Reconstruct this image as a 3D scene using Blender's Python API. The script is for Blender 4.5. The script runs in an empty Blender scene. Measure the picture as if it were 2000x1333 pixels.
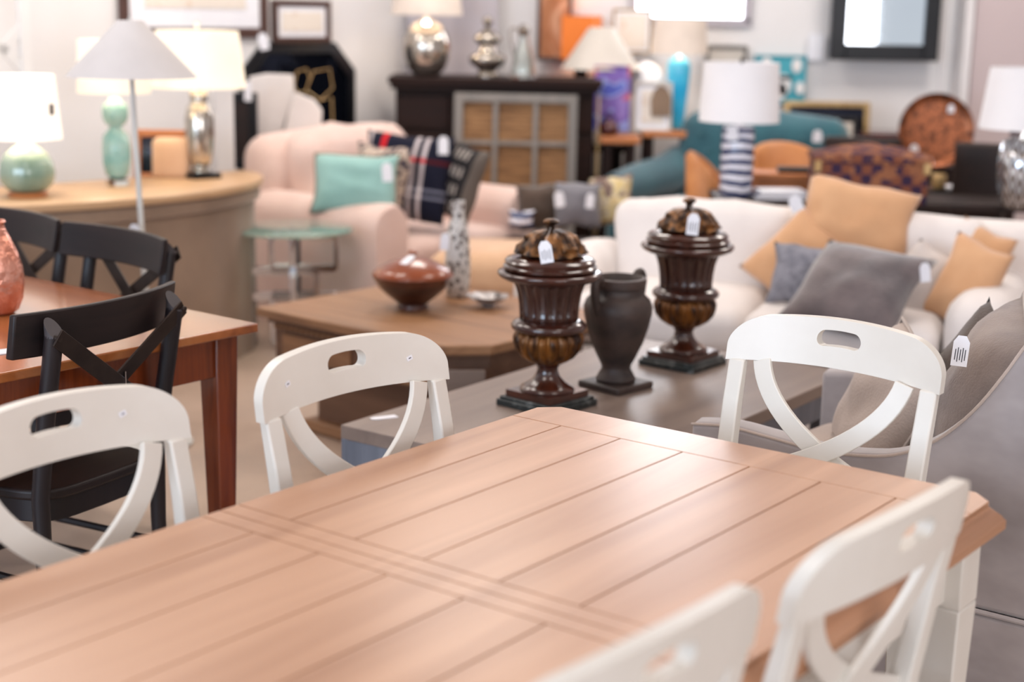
import bpy, bmesh, math, random
from mathutils import Matrix, Vector, noise as mnoise
random.seed(7)
S = bpy.context.scene
COL = S.collection
R = math.radians
PI = math.pi

# ------------------------------------------------------------------ camera model
F, PITCH, ROLL, CH = 2960.0, 0.2136, 0.0184, 1.57
def at(x, y, z=0.0, Y=None):
    """pixel of the 2000x1333 frame -> point at height z (or at distance Y)"""
    u, w = (x-1000)/F, (y-666.5)/F
    c, s = math.cos(ROLL), math.sin(ROLL)
    a, b = u*c+w*s, -u*s+w*c
    cp, sp = math.cos(PITCH), math.sin(PITCH)
    fw, dn = cp-b*sp, sp+b*cp
    t = (CH-z)/dn if Y is None else Y/fw
    return Vector((a*t, fw*t, CH-dn*t))
def on_plane(x, y, P, d):
    """pixel -> point on the vertical plane through P=(x,y) along d"""
    A = at(x, y, Y=1.0)
    t = (P[0]*d[1]-P[1]*d[0])/(A.x*d[1]-A.y*d[0])
    return Vector((A.x*t, A.y*t, CH+(A.z-CH)*t))
def mpp(Y):      # metres per pixel at distance Y
    return Y/F*1.0
cam = bpy.data.cameras.new('camera'); co = bpy.data.objects.new('camera', cam); COL.objects.link(co)
cam.sensor_width = 36; cam.lens = F/2000*36; cam.clip_start = .05; cam.clip_end = 60
fwd = Vector((0, math.cos(PITCH), -math.sin(PITCH))); right = Vector((1,0,0)); down = Vector((0, -math.sin(PITCH), -math.cos(PITCH)))
c, s = math.cos(ROLL), math.sin(ROLL)
r2 = c*right - s*down; d2 = s*right + c*down
m = Matrix.Identity(4)
for i in range(3):
    m[i][0] = r2[i]; m[i][1] = -d2[i]; m[i][2] = -fwd[i]
m[0][3], m[1][3], m[2][3] = 0, 0, CH
co.matrix_world = m
S.camera = co
cam.dof.use_dof = True; cam.dof.focus_distance = 3.25; cam.dof.aperture_fstop = 1.9

# ------------------------------------------------------------------ materials
def lin(c):
    c = c/255.0
    return c/12.92 if c <= .04045 else ((c+.055)/1.055)**2.4
def rgb(t): return (lin(t[0]), lin(t[1]), lin(t[2]), 1)
def nodes(name):
    m = bpy.data.materials.new(name); m.use_nodes = True
    nt = m.node_tree; b = nt.nodes['Principled BSDF']
    return m, nt, b
def mapping(nt, scale=(1,1,1), rot=(0,0,0)):
    tc = nt.nodes.new('ShaderNodeTexCoord'); mp = nt.nodes.new('ShaderNodeMapping')
    mp.inputs['Scale'].default_value = scale; mp.inputs['Rotation'].default_value = rot
    nt.links.new(tc.outputs['Object'], mp.inputs['Vector']); return mp.outputs['Vector']
def ramp(nt, fac, stops, interp='LINEAR'):
    r = nt.nodes.new('ShaderNodeValToRGB'); r.color_ramp.interpolation = interp
    e = r.color_ramp.elements
    while len(e) > 1: e.remove(e[-1])
    e[0].position = stops[0][0]; e[0].color = rgb(stops[0][1])
    for p, cc in stops[1:]:
        q = e.new(p); q.color = rgb(cc)
    nt.links.new(fac, r.inputs['Fac']); return r.outputs['Color']
def bump(nt, b, fac, strength=.2, dist=.01):
    bn = nt.nodes.new('ShaderNodeBump'); bn.inputs['Strength'].default_value = strength; bn.inputs['Distance'].default_value = dist
    nt.links.new(fac, bn.inputs['Height']); nt.links.new(bn.outputs['Normal'], b.inputs['Normal'])
def noise(nt, vec, scale, detail=4, rough=.55, dist=0):
    n = nt.nodes.new('ShaderNodeTexNoise'); n.inputs['Scale'].default_value = scale
    n.inputs['Detail'].default_value = detail; n.inputs['Roughness'].default_value = rough; n.inputs['Distortion'].default_value = dist
    nt.links.new(vec, n.inputs['Vector']); return n.outputs['Fac']
def mat(name, c1, c2=None, rough=.5, metal=0, scale=(6,6,6), nscale=1.0, bmp=0, bscale=None, coat=0, sheen=0, trans=0, emit=None, estr=0, stops=None, dist=0, lo=.35, hi=.65, ior=None, spec=None, detail=4):
    m, nt, b = nodes(name)
    v = mapping(nt, scale)
    f = noise(nt, v, nscale, detail, .55, dist)
    c2 = c2 or tuple(max(0, x*.93) for x in c1)
    nt.links.new(ramp(nt, f, stops or [(lo, c1), (hi, c2)]), b.inputs['Base Color'])
    b.inputs['Roughness'].default_value = rough; b.inputs['Metallic'].default_value = metal
    b.inputs['Coat Weight'].default_value = coat; b.inputs['Coat Roughness'].default_value = .1
    b.inputs['Sheen Weight'].default_value = sheen
    b.inputs['Transmission Weight'].default_value = trans
    if ior: b.inputs['IOR'].default_value = ior
    if spec is not None: b.inputs['Specular IOR Level'].default_value = spec
    if emit: b.inputs['Emission Color'].default_value = rgb(emit); b.inputs['Emission Strength'].default_value = estr
    if bmp:
        bf = noise(nt, mapping(nt, (bscale,)*3 if not isinstance(bscale, tuple) else bscale), 1, 3) if bscale else f
        bump(nt, b, bf, bmp)
    return m
def wood(name, c1, c2, axis=1, rough=.45, grain=26, coat=0, bmp=.05, c3=None, spec=None):
    sc = [grain]*3; sc[axis] = grain*.06
    st = [(.30, c1), (.5, tuple((a+b)/2 for a, b in zip(c1, c2))), (.72, c2)]
    if c3: st = [(.25, c1), (.5, c2), (.75, c3)]
    return mat(name, c1, c2, rough=rough, scale=tuple(sc), nscale=1, bmp=bmp, coat=coat, stops=st, dist=.6, spec=spec, detail=6)
def fabric(name, c1, c2=None, rough=.9, sheen=.3, bmp=.25, bscale=160, ns=5):
    return mat(name, c1, c2, rough=rough, sheen=sheen, scale=(ns,)*3, bmp=bmp, bscale=bscale, spec=.2)
MT = {}
MT['table'] = wood('limed_oak_top', (172,126,96), (208,162,130), 1, .30, 9, bmp=.02)
MT['groove'] = mat('dark_groove', (112,72,52), (96,60,42), rough=.8)
MT['tedge'] = wood('oak_edge', (160,114,84), (186,138,106), 1, .33, 14, bmp=.03)
MT['cream'] = mat('cream_paint', (226,221,212), (219,213,203), rough=.38, scale=(5,5,5), bmp=.03, bscale=40)
MT['darkwood'] = wood('ebonised_wood', (22,16,17), (46,33,31), 0, .45, 14, bmp=.06, spec=.35)
MT['darkpost'] = mat('ebonised_post', (24,20,24), (38,31,33), rough=.42, scale=(9,9,2), bmp=.04, spec=.4)
MT['ptop'] = mat('post_end_grey', (70,64,66), (58,52,54), rough=.6)
MT['strap'] = mat('dark_bronze_strap', (60,48,42), (44,34,30), rough=.4, metal=.5, scale=(12,12,12))
MT['cherry'] = wood('cherry_table', (112,56,30), (168,98,52), 0, .22, 7, coat=.5, bmp=.02, c3=(186,122,70))
MT['cherryleg'] = wood('cherry_leg', (84,32,16), (134,62,28), 2, .25, 16, coat=.4, c3=(60,24,14))
MT['copper'] = mat('hammered_copper', (236,176,156), (214,138,112), rough=.26, metal=.7, scale=(14,14,14), bmp=.7, bscale=34)
MT['coffee'] = wood('weathered_pine', (98,64,42), (160,118,84), 0, .42, 14, bmp=.12, c3=(132,90,60))
MT['coffeedark'] = wood('weathered_pine_dark', (92,64,48), (128,94,72), 0, .6, 10, bmp=.12)
MT['benchtop'] = wood('grey_washed_top', (116,100,92), (146,128,116), 0, .4, 9, bmp=.06)
MT['benchgrey'] = wood('blue_grey_bench', (96,100,110), (124,128,138), 2, .6, 12, bmp=.12)
MT['mahog'] = mat('mahogany_gloss', (48,21,14), (72,33,21), rough=.2, scale=(8,8,2), coat=.7)
MT['gold'] = mat('antique_gold', (146,92,36), (48,27,14), rough=.32, metal=.5, scale=(18,18,7), lo=.4, hi=.6)
MT['bronze'] = mat('gilded_carving', (140,96,56), (44,26,16), rough=.4, metal=.5, scale=(30,30,30), lo=.38, hi=.58)
MT['marble'] = mat('dark_green_marble', (34,40,40), (120,124,122), rough=.3, scale=(22,22,22), lo=.54, hi=.8, dist=1.5)
MT['blackclay'] = mat('dark_clay', (44,36,34), (74,58,52), rough=.5, scale=(6,6,14), bmp=.15, bscale=60)
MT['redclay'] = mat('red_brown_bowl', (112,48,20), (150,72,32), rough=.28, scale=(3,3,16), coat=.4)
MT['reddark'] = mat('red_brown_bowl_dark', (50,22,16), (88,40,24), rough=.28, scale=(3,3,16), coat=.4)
MT['sofa'] = fabric('white_slipcover', (233,226,222), (226,218,214))
MT['pink'] = fabric('pink_linen', (226,200,190), (219,190,179))
MT['tan'] = fabric('tan_linen', (216,178,144), (204,164,132))
MT['camel'] = fabric('camel_linen', (214,168,128), (206,158,118))
MT['velvet'] = mat('taupe_velvet', (176,166,164), (134,124,122), rough=.65, sheen=.5, scale=(3,3,5), lo=.35, hi=.7, spec=.3)
MT['velvetpipe'] = fabric('taupe_piping', (190,176,166), (176,162,152))
MT['velvetin'] = fabric('taupe_velvet_inner', (190,172,160), (172,154,142))
MT['plush'] = mat('charcoal_plush', (116,104,104), (84,76,78), rough=.9, sheen=.8, scale=(7,7,7), lo=.3, hi=.65, bmp=.3, bscale=90, spec=.2)
MT['knit'] = mat('grey_knit', (152,152,162), (124,124,134), rough=.95, scale=(30,30,30), bmp=.8, bscale=45, spec=.2)
MT['cablegrey'] = fabric('grey_chenille', (128,126,132), (112,110,116))
MT['linenlt'] = fabric('pale_linen', (206,196,190), (190,180,176))
MT['linenbei'] = fabric('beige_linen', (168,152,142), (116,102,96), ns=3)
MT['brownvel'] = fabric('brown_velvet', (92,76,66), (66,54,46))
MT['teal'] = fabric('teal_velvet', (52,98,108), (40,80,92), sheen=.5, bmp=.1)
MT['leather'] = mat('tan_leather', (200,134,80), (184,116,64), rough=.45, scale=(8,8,8), bmp=.1, bscale=60)
MT['orangewood'] = wood('orange_wood', (176,104,56), (200,128,74), 0, .4, 12)
MT['walnut'] = wood('dark_walnut', (26,13,10), (46,25,18), 0, .55, 12, spec=.2)
MT['espresso'] = mat('espresso', (32,21,18), (44,29,24), rough=.55, spec=.3)
MT['black'] = mat('black_lacquer', (14,14,18), (20,20,24), rough=.3, spec=.3)
MT['mirror'] = mat('mirror_glass', (235,238,240), (228,232,236), rough=.03, metal=1, scale=(1,1,1))
MT['darkmirror'] = mat('dark_mirror', (40,46,62), (28,32,44), rough=.06, metal=.8, scale=(2,2,2))
MT['chrome'] = mat('chrome', (225,226,230), (215,216,222), rough=.1, metal=1)
MT['merc'] = mat('mercury_glass', (214,208,198), (160,150,140), rough=.14, metal=.9, scale=(16,16,16), lo=.35, hi=.7)
MT['silver'] = mat('aged_silver', (186,178,168), (132,122,112), rough=.22, metal=.9, scale=(10,10,10))
MT['glass'] = mat('clear_glass', (245,250,248), (240,248,246), rough=.02, trans=1, ior=1.45)
MT['gglass'] = mat('green_glass_edge', (206,236,226), (196,230,220), rough=.03, trans=.85, ior=1.3)
MT['aquaglass'] = mat('aqua_glass', (140,196,190), (190,222,214), rough=.12, trans=.35, ior=1.4, scale=(12,12,12), coat=.6)
MT['blueglass'] = mat('blue_glass', (24,170,222), (90,206,236), rough=.08, trans=.0, ior=1.4, coat=.7, emit=(20,150,215), estr=.0)
MT['celadon'] = mat('celadon_glaze', (150,172,152), (118,142,124), rough=.15, scale=(6,6,3), coat=.8, stops=[(.3,(196,208,190)),(.5,(150,172,152)),(.7,(112,138,120))])
MT['ivorym'] = mat('ivory_metal', (214,212,206), (206,204,198), rough=.4)
MT['white'] = mat('white_paint', (236,234,232), (230,228,226), rough=.5)
MT['paper'] = mat('white_paper', (240,240,244), (234,234,240), rough=.7)
MT['ink'] = mat('printed_ink', (60,60,70), (50,50,60), rough=.7)
MT['string'] = mat('white_string', (214,204,198), (200,190,184), rough=.9)
MT['shadew'] = mat('white_shade', (236,235,238), (230,229,232), rough=.8, scale=(3,3,3))
MT['shadebeige'] = mat('beige_shade', (208,200,190), (202,194,184), rough=.85)
MT['shadegrey'] = mat('pale_grey_shade', (196,192,192), (190,186,186), rough=.85)
def litshade(name, c1, ecol, estr):
    return mat(name, c1, rough=.85, emit=ecol, estr=estr)
MT['lit'] = litshade('lit_cream_shade', (240,232,222), (255,244,228), .8)
MT['lit2'] = litshade('lit_warm_shade', (238,228,210), (255,240,212), .55)
MT['litmantel'] = litshade('lit_soft_shade', (222,208,196), (255,226,200), .15)
MT['litorange'] = litshade('lit_orange_shade', (200,110,50), (255,130,40), .35)
MT['bulb'] = mat('bulb_glow', (255,240,210), emit=(255,232,196), estr=6)
MT['wallc'] = mat('warm_white_wall', (232,229,228), (228,225,224), rough=.9, scale=(1,1,1))
MT['wallp'] = mat('pinkish_wall', (204,188,188), (198,182,182), rough=.9, scale=(1,1,1))
MT['lav'] = wood('grey_lavender_panel', (168,162,170), (190,184,190), 2, .8, 6)
MT['trim'] = mat('trim_white', (226,222,222), (222,218,218), rough=.6)
MT['oaktop'] = wood('pale_oak_console', (178,142,106), (198,162,124), 0, .38, 9)
MT['skirt'] = fabric('taupe_skirt', (150,126,106), (132,110,92), ns=3)
MT['brownframe'] = wood('brown_frame', (66,44,38), (88,60,52), 0, .4, 14)
MT['goldframe'] = mat('gold_frame', (196,168,120), (160,128,80), rough=.35, metal=.4)
MT['greyframe'] = wood('grey_green_frame', (112,108,104), (132,126,120), 2, .7, 16)
MT['wickertan'] = mat('woven_backing', (148,110,72), (112,78,48), rough=.8, scale=(6,6,60), bmp=.4)
MT['redlac'] = mat('dark_red_lacquer', (96,28,26), (60,16,18), rough=.2, coat=.6)

def pattern(name, kind, rough=.9):
    """patterned fabrics and pictures: the pattern is the thing's own print"""
    m, nt, b = nodes(name); b.inputs['Roughness'].default_value = rough
    b.inputs['Specular IOR Level'].default_value = .25
    L = nt.links.new
    tc = nt.nodes.new('ShaderNodeTexCoord'); sx = nt.nodes.new('ShaderNodeSeparateXYZ'); L(tc.outputs['Object'], sx.inputs[0])
    def M(op, a, bb=None, cc=None):
        n = nt.nodes.new('ShaderNodeMath'); n.operation = op
        for i, v in enumerate((a, bb, cc)):
            if v is None: continue
            if isinstance(v, (int, float)): n.inputs[i].default_value = v
            else: L(v, n.inputs[i])
        return n.outputs[0]
    def mixc(f, a, bb):
        n = nt.nodes.new('ShaderNodeMix'); n.data_type = 'RGBA'; L(f, n.inputs[0])
        for i, v in ((6, a), (7, bb)):
            if isinstance(v, tuple): n.inputs[i].default_value = rgb(v)
            else: L(v, n.inputs[i])
        return n.outputs[2]
    X, Y, Z = sx.outputs
    def band(v, c0, w):   # 1 inside |v-c0|<w
        return M('LESS_THAN', M('ABSOLUTE', M('SUBTRACT', v, c0)), w)
    if kind == 'plaid':
        col = (18,20,38)
        v1 = M('MAXIMUM', band(X, .045, .011), band(X, .095, .011)); v1 = M('MAXIMUM', v1, band(X, -.21, .009))
        h1 = M('MAXIMUM', band(Z, -.06, .007), band(Z, -.095, .007))
        c1 = mixc(h1, col, (110,112,128)); c1 = mixc(v1, c1, (190,180,182)); c1 = mixc(M('MULTIPLY', v1, h1), c1, (245,232,230))
        rd = band(Z, .085, .012); c1 = mixc(rd, c1, (70,16,24)); c1 = mixc(M('MULTIPLY', rd, v1), c1, (214,60,66))
        rv = M('MULTIPLY', band(X, -.13, .014), M('GREATER_THAN', Z, .06)); c1 = mixc(rv, c1, (196,26,34))
        out = c1
    elif kind == 'ikat':
        n = nt.nodes.new('ShaderNodeTexVoronoi'); n.inputs['Scale'].default_value = 26; L(tc.outputs['Object'], n.inputs['Vector'])
        out = mixc(M('LESS_THAN', n.outputs['Distance'], .42), (186,168,154), (48,44,62))
    elif kind == 'glyph':
        # black and cream woven glyph columns
        col = M('LESS_THAN', M('ABSOLUTE', X), .075)
        cell = M('FRACT', M('MULTIPLY', Z, 11)); inn = M('MULTIPLY', M('GREATER_THAN', cell, .25), M('LESS_THAN', cell, .8))
        tri = M('LESS_THAN', M('FRACT', M('MULTIPLY', X, 38)), .55)
        f = M('MULTIPLY', M('MULTIPLY', col, inn), tri); f = M('MULTIPLY', f, M('LESS_THAN', M('ABSOLUTE', X), .05))
        out = mixc(col, (96,88,82), (34,32,34)); out = mixc(f, out, (150,142,136))
    elif kind == 'floral':
        n = noise(nt, mapping(nt, (9,9,9)), 1, 2, .5, 1.2)
        out = ramp(nt, n, [(0,(90,80,84)), (.42,(120,98,88)), (.46,(198,184,160)), (.52,(200,184,146)), (.6,(206,184,128)), (.66,(176,144,110)), (.8,(214,204,190))], 'LINEAR')
    elif kind == 'stripeblue':
        n = noise(nt, mapping(nt, (5,5,5)), 1, 3)
        w = M('FRACT', M('ADD', M('MULTIPLY', Z, 21), M('MULTIPLY', n, 1.1)))
        out = mixc(M('LESS_THAN', M('ABSOLUTE', M('SUBTRACT', w, .5)), .24), (44,56,96), (226,226,236))
        b.inputs['Roughness'].default_value = .2; b.inputs['Coat Weight'].default_value = .6
    elif kind == 'terrazzo':
        n = nt.nodes.new('ShaderNodeTexVoronoi'); n.inputs['Scale'].default_value = 42; L(mapping(nt, (1,1,.8)), n.inputs['Vector'])
        n2 = nt.nodes.new('ShaderNodeTexVoronoi'); n2.inputs['Scale'].default_value = 60; L(mapping(nt, (1,.9,1.1)), n2.inputs['Vector'])
        out = mixc(M('LESS_THAN', n.outputs['Distance'], .36), (200,196,192), (74,62,58))
        out = mixc(M('LESS_THAN', n2.outputs['Distance'], .2), out, (120,110,104))
        b.inputs['Roughness'].default_value = .35
    elif kind == 'basket':
        ck = nt.nodes.new('ShaderNodeTexChecker'); ck.inputs['Scale'].default_value = 22; L(tc.outputs['Object'], ck.inputs['Vector'])
        n = noise(nt, mapping(nt, (14,14,14)), 1, 2)
        out = mixc(ck.outputs['Fac'], (120,72,54), (52,38,62)); out = mixc(M('GREATER_THAN', n, .55), out, (140,92,66))
    elif kind == 'coppertray':
        r = M('SQRT', M('ADD', M('MULTIPLY', X, X), M('MULTIPLY', Z, Z)))
        n = noise(nt, mapping(nt, (30,30,30)), 1, 4)
        w = M('FRACT', M('MULTIPLY', r, 14))
        out = mixc(M('GREATER_THAN', w, .8), (150,90,60), (128,76,50)); out = mixc(M('GREATER_THAN', n, .54), out, (92,54,38))
        b.inputs['Metallic'].default_value = .6; b.inputs['Roughness'].default_value = .3
    elif kind == 'purple':
        n = noise(nt, mapping(nt, (6,6,6)), 1, 1)
        out = ramp(nt, n, [(0,(90,100,190)), (.40,(150,160,214)), (.46,(128,104,176)), (.54,(150,126,190)), (.60,(206,100,112)), (.66,(226,170,80))], 'CONSTANT')
    elif kind == 'brownprint':
        n = noise(nt, mapping(nt, (5,5,4)), 1, 4, .6, 1)
        out = ramp(nt, n, [(0,(120,70,44)), (.45,(176,120,86)), (.6,(214,170,140)), (.8,(160,104,72))])
    elif kind == 'sketch':
        n = noise(nt, mapping(nt, (9,9,9)), 1, 5, .7, 2)
        out = ramp(nt, n, [(0,(232,222,210)), (.56,(230,220,208)), (.62,(206,176,150)), (.7,(226,214,202))])
    elif kind == 'mosaic':
        a = M('ABSOLUTE', M('SUBTRACT', M('FRACT', M('MULTIPLY', M('ARCTAN2', X, Y), 1.6)), .5))
        w = M('FRACT', M('ADD', M('MULTIPLY', Z, 16), M('MULTIPLY', a, 2.4)))
        out = mixc(M('GREATER_THAN', w, .5), (128,118,110), (226,234,244))
        b.inputs['Metallic'].default_value = .85; b.inputs['Roughness'].default_value = .16
    elif kind == 'silverleaf':
        n = noise(nt, mapping(nt, (26,26,26)), 1, 3)
        out = ramp(nt, n, [(.3,(92,84,82)), (.55,(176,170,168)), (.75,(220,216,214))])
        b.inputs['Metallic'].default_value = .5; b.inputs['Roughness'].default_value = .4
    if isinstance(out, tuple): b.inputs['Base Color'].default_value = rgb(out)
    else: L(out, b.inputs['Base Color'])
    return m
for k in ('plaid','ikat','glyph','floral','stripeblue','terrazzo','basket','coppertray','purple','brownprint','sketch','mosaic','silverleaf'):
    MT[k] = pattern('print_'+k, k)
# concrete floor
def floor_mat():
    m, nt, b = nodes('worn_concrete')
    v = mapping(nt, (1,1,1))
    a = noise(nt, v, 1.6, 6, .6, .4); c_ = noise(nt, v, 9, 5, .7, 1.5)
    c1 = ramp(nt, a, [(.3,(168,144,126)), (.5,(190,166,148)), (.7,(176,156,142))])
    c2 = ramp(nt, c_, [(.28,(110,92,80)), (.36,(255,255,255)), (1,(255,255,255))])
    mx = nt.nodes.new('ShaderNodeMix'); mx.data_type = 'RGBA'; mx.blend_type = 'MULTIPLY'; mx.inputs[0].default_value = .6
    nt.links.new(c1, mx.inputs[6]); nt.links.new(c2, mx.inputs[7]); nt.links.new(mx.outputs[2], b.inputs['Base Color'])
    b.inputs['Roughness'].default_value = .42; bump(nt, b, c_, .04)
    return m
MT['floor'] = floor_mat()

# ------------------------------------------------------------------ mesh builder
class MB:
    def __init__(s): s.v = []; s.f = []
    def add(s, vs, fs, M=None):
        o = len(s.v)
        s.v += [tuple(M @ Vector(p)) if M else tuple(p) for p in vs]
        s.f += [tuple(i+o for i in f) for f in fs]; return s
    def box(s, c, d, M=None, rz=0, taper=None):
        x, y, z = d[0]/2, d[1]/2, d[2]/2
        tx, ty = taper or (1, 1)    # scale of the bottom face
        vs = [(sx*x*(tx if sz < 0 else 1), sy*y*(ty if sz < 0 else 1), sz*z) for sz in (-1,1) for sy in (-1,1) for sx in (-1,1)]
        cr, sr = math.cos(rz), math.sin(rz)
        vs = [(c[0]+a*cr-b*sr, c[1]+a*sr+b*cr, c[2]+e) for a, b, e in vs]
        return s.add(vs, [(0,2,3,1),(4,5,7,6),(0,1,5,4),(2,6,7,3),(0,4,6,2),(1,3,7,5)], M)
    def lathe(s, prof, seg=48, c=(0,0,0), mod=None, cap=True, M=None):
        vs, fs = [], []
        n = len(prof)
        for j in range(seg):
            th = 2*PI*j/seg
            for i, (r, z) in enumerate(prof):
                rr = r*(mod(i, th, z) if mod else 1)
                vs.append((c[0]+rr*math.cos(th), c[1]+rr*math.sin(th), c[2]+z))
        for j in range(seg):
            k = (j+1) % seg
            for i in range(n-1): fs.append((j*n+i, k*n+i, k*n+i+1, j*n+i+1))
        if cap:
            if prof[0][0] > 1e-4: fs.append(tuple(j*n for j in reversed(range(seg))))
            if prof[-1][0] > 1e-4: fs.append(tuple(j*n+n-1 for j in range(seg)))
        return s.add(vs, fs, M)
    def tube(s, pts, r, seg=10, closed=False, flat=None, M=None):
        """round tube along pts (r scalar or list); flat=(w,t,axis) gives a rectangular strip whose thin side looks along axis"""
        P = [Vector(p) for p in pts]; n = len(P)
        rs = r if isinstance(r, (list, tuple)) else [r]*n
        vs, fs = [], []
        prev = None
        for i in range(n):
            if closed: d = (P[(i+1) % n]-P[i-1])
            else: d = P[min(i+1, n-1)]-P[max(i-1, 0)]
            d.normalize()
            if flat:
                ax = Vector(flat[2]).normalized(); side = d.cross(ax).normalized(); up = side.cross(d).normalized()
                w, t = flat[0]/2, flat[1]/2
                for a, b in ((-1,-1),(1,-1),(1,1),(-1,1)): vs.append(P[i]+side*w*a*rs[i]+up*t*b)
            else:
                if prev is None:
                    ref = Vector((0,0,1)) if abs(d.z) < .9 else Vector((1,0,0)); a = d.cross(ref).normalized()
                else: a = (prev - d*prev.dot(d)).normalized()
                prev = a; b = d.cross(a)
                for k in range(seg):
                    th = 2*PI*k/seg; vs.append(P[i]+(a*math.cos(th)+b*math.sin(th))*rs[i])
        q = 4 if flat else seg
        for i in range(n if closed else n-1):
            for k in range(q):
                i2 = (i+1) % n; fs.append((i*q+k, i*q+(k+1)%q, i2*q+(k+1)%q, i2*q+k))
        if not closed:
            fs.append(tuple(reversed(range(q)))); fs.append(tuple((n-1)*q+k for k in range(q)))
        return s.add(vs, fs, M)
    def loft(s, rings, cap=True, M=None, closed=True):
        vs, fs = [], []
        n = len(rings[0])
        for r in rings: vs += [tuple(p) for p in r]
        for i in range(len(rings)-1):
            for k in range(n if closed else n-1):
                fs.append((i*n+k, i*n+(k+1)%n, (i+1)*n+(k+1)%n, (i+1)*n+k))
        if cap:
            fs.append(tuple(reversed(range(n)))); fs.append(tuple((len(rings)-1)*n+k for k in range(n)))
        return s.add(vs, fs, M)
    def prism(s, poly, z0, z1, M=None):
        return s.loft([[(x,y,z0) for x, y in poly], [(x,y,z1) for x, y in poly]], M=M)
    def mesh(s, name):
        me = bpy.data.meshes.new(name); me.from_pydata(s.v, [], s.f)
        bm = bmesh.new(); bm.from_mesh(me); bmesh.ops.recalc_face_normals(bm, faces=bm.faces); bm.to_mesh(me); bm.free()
        return me
    def build(s, name, m, parent=None, bevel=0, seg=2, smooth=True, ang=40, subsurf=0, loc=None, rz=0, rot=None, solid=0):
        me = s.mesh(name); me.materials.append(MT[m] if isinstance(m, str) else m)
        if smooth:
            for p in me.polygons: p.use_smooth = True
            if not subsurf: me.set_sharp_from_angle(angle=R(ang))
        o = bpy.data.objects.new(name, me); COL.objects.link(o)
        if parent: o.parent = parent
        if loc is not None: o.location = loc
        if rot: o.rotation_euler = rot
        elif rz: o.rotation_euler = (0,0,rz)
        if solid: q = o.modifiers.new('solid', 'SOLIDIFY'); q.thickness = solid; q.offset = 0
        if bevel: q = o.modifiers.new('bevel', 'BEVEL'); q.width = bevel; q.segments = seg; q.limit_method = 'ANGLE'; q.angle_limit = R(35); q.harden_normals = False
        if subsurf: q = o.modifiers.new('sub', 'SUBSURF'); q.levels = subsurf; q.render_levels = subsurf
        return o
def thing(name, label, cat, loc=(0,0,0), rz=0, group=None, rot=None):
    o = bpy.data.objects.new(name, None); COL.objects.link(o); o.empty_display_size = .1
    o.location = loc; o.rotation_euler = rot or (0,0,rz)
    return tag(o, label, cat, group)
def tag(o, label, cat, group=None, kind=None):
    o['label'] = label; o['category'] = cat
    if group: o['group'] = group
    if kind: o['kind'] = kind
    return o
def struct(o): o['kind'] = 'structure'; return o
def dup(root, loc, rz, label, group=None):
    r = root.copy(); COL.objects.link(r); r.location = loc; r.rotation_euler = (0,0,rz); r['label'] = label
    if group: r['group'] = group
    for ch in list(root.children):
        c_ = ch.copy(); COL.objects.link(c_); c_.parent = r
        for g in list(ch.children):
            d_ = g.copy(); COL.objects.link(d_); d_.parent = c_
    return r
def bez(p0, p1, p2, n=14, p3=None):
    out = []
    for i in range(n+1):
        t = i/n
        if p3: out.append(tuple((1-t)**3*a+3*(1-t)**2*t*b+3*(1-t)*t*t*c_+t**3*d_ for a, b, c_, d_ in zip(p0,p1,p2,p3)))
        else: out.append(tuple((1-t)**2*a+2*(1-t)*t*b+t*t*c_ for a, b, c_ in zip(p0,p1,p2)))
    return out
def soft(name, mt, size, parent, loc, r=.06, bulge=0, rot=None, seg=3, wob=.004, n=10):
    """upholstered block: a rounded, slightly puffy box with its own soft wobble"""
    sx, sy, sz = [q/2 for q in size]
    mb = MB(); vs = {}; V = []; Fc = []
    def vert(p):
        k = tuple(round(q, 5) for q in p)
        if k not in vs: vs[k] = len(V); V.append(p)
        return vs[k]
    g = [-1+2*i/n for i in range(n+1)]
    def mp(p):
        # p on unit cube -> rounded box
        q = [p[0]*sx, p[1]*sy, p[2]*sz]; inn = [max(-(h-r), min(h-r, c_)) for c_, h in zip(q, (sx,sy,sz))]
        d = Vector(q)-Vector(inn)
        if d.length > 1e-9: d = d.normalized()*r if max(abs(d.x)-0, abs(d.y), abs(d.z)) > 1e-9 else d
        w = Vector(inn)+d
        w.z += bulge*(1-p[0]**2)*(1-p[1]**2)*(1 if p[2] > 0 else 0)
        nn = mnoise.noise(Vector(w)*6+Vector(loc)*3)*wob
        return tuple(w + (d.normalized() if d.length else Vector())*nn)
    def remap(t, h):  # cluster samples near the rounded edges
        e = min(.9, r/h); a = abs(t)
        k = (a/.5)*(1-e) if a < .5 else (1-e)+(a-.5)/.5*e
        return math.copysign(k, t)
    gx, gy, gz = [[remap(t, h) for t in g] for h in (sx, sy, sz)]
    for ax in range(3):
        A, Bq = [(gy, gz), (gx, gz), (gx, gy)][ax]
        for sd in (-1, 1):
            for i in range(n):
                for j in range(n):
                    ids = []
                    for a, b in ((i,j),(i+1,j),(i+1,j+1),(i,j+1)):
                        p = [(sd, A[a], Bq[b]), (A[a], sd, Bq[b]), (A[a], Bq[b], sd)][ax]
                        ids.append(vert(p))
                    Fc.append(tuple(ids))
    mb.v = [mp(p) for p in V]; mb.f = Fc
    return mb.build(name, mt, parent, ang=180, loc=loc, rot=rot)
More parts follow.
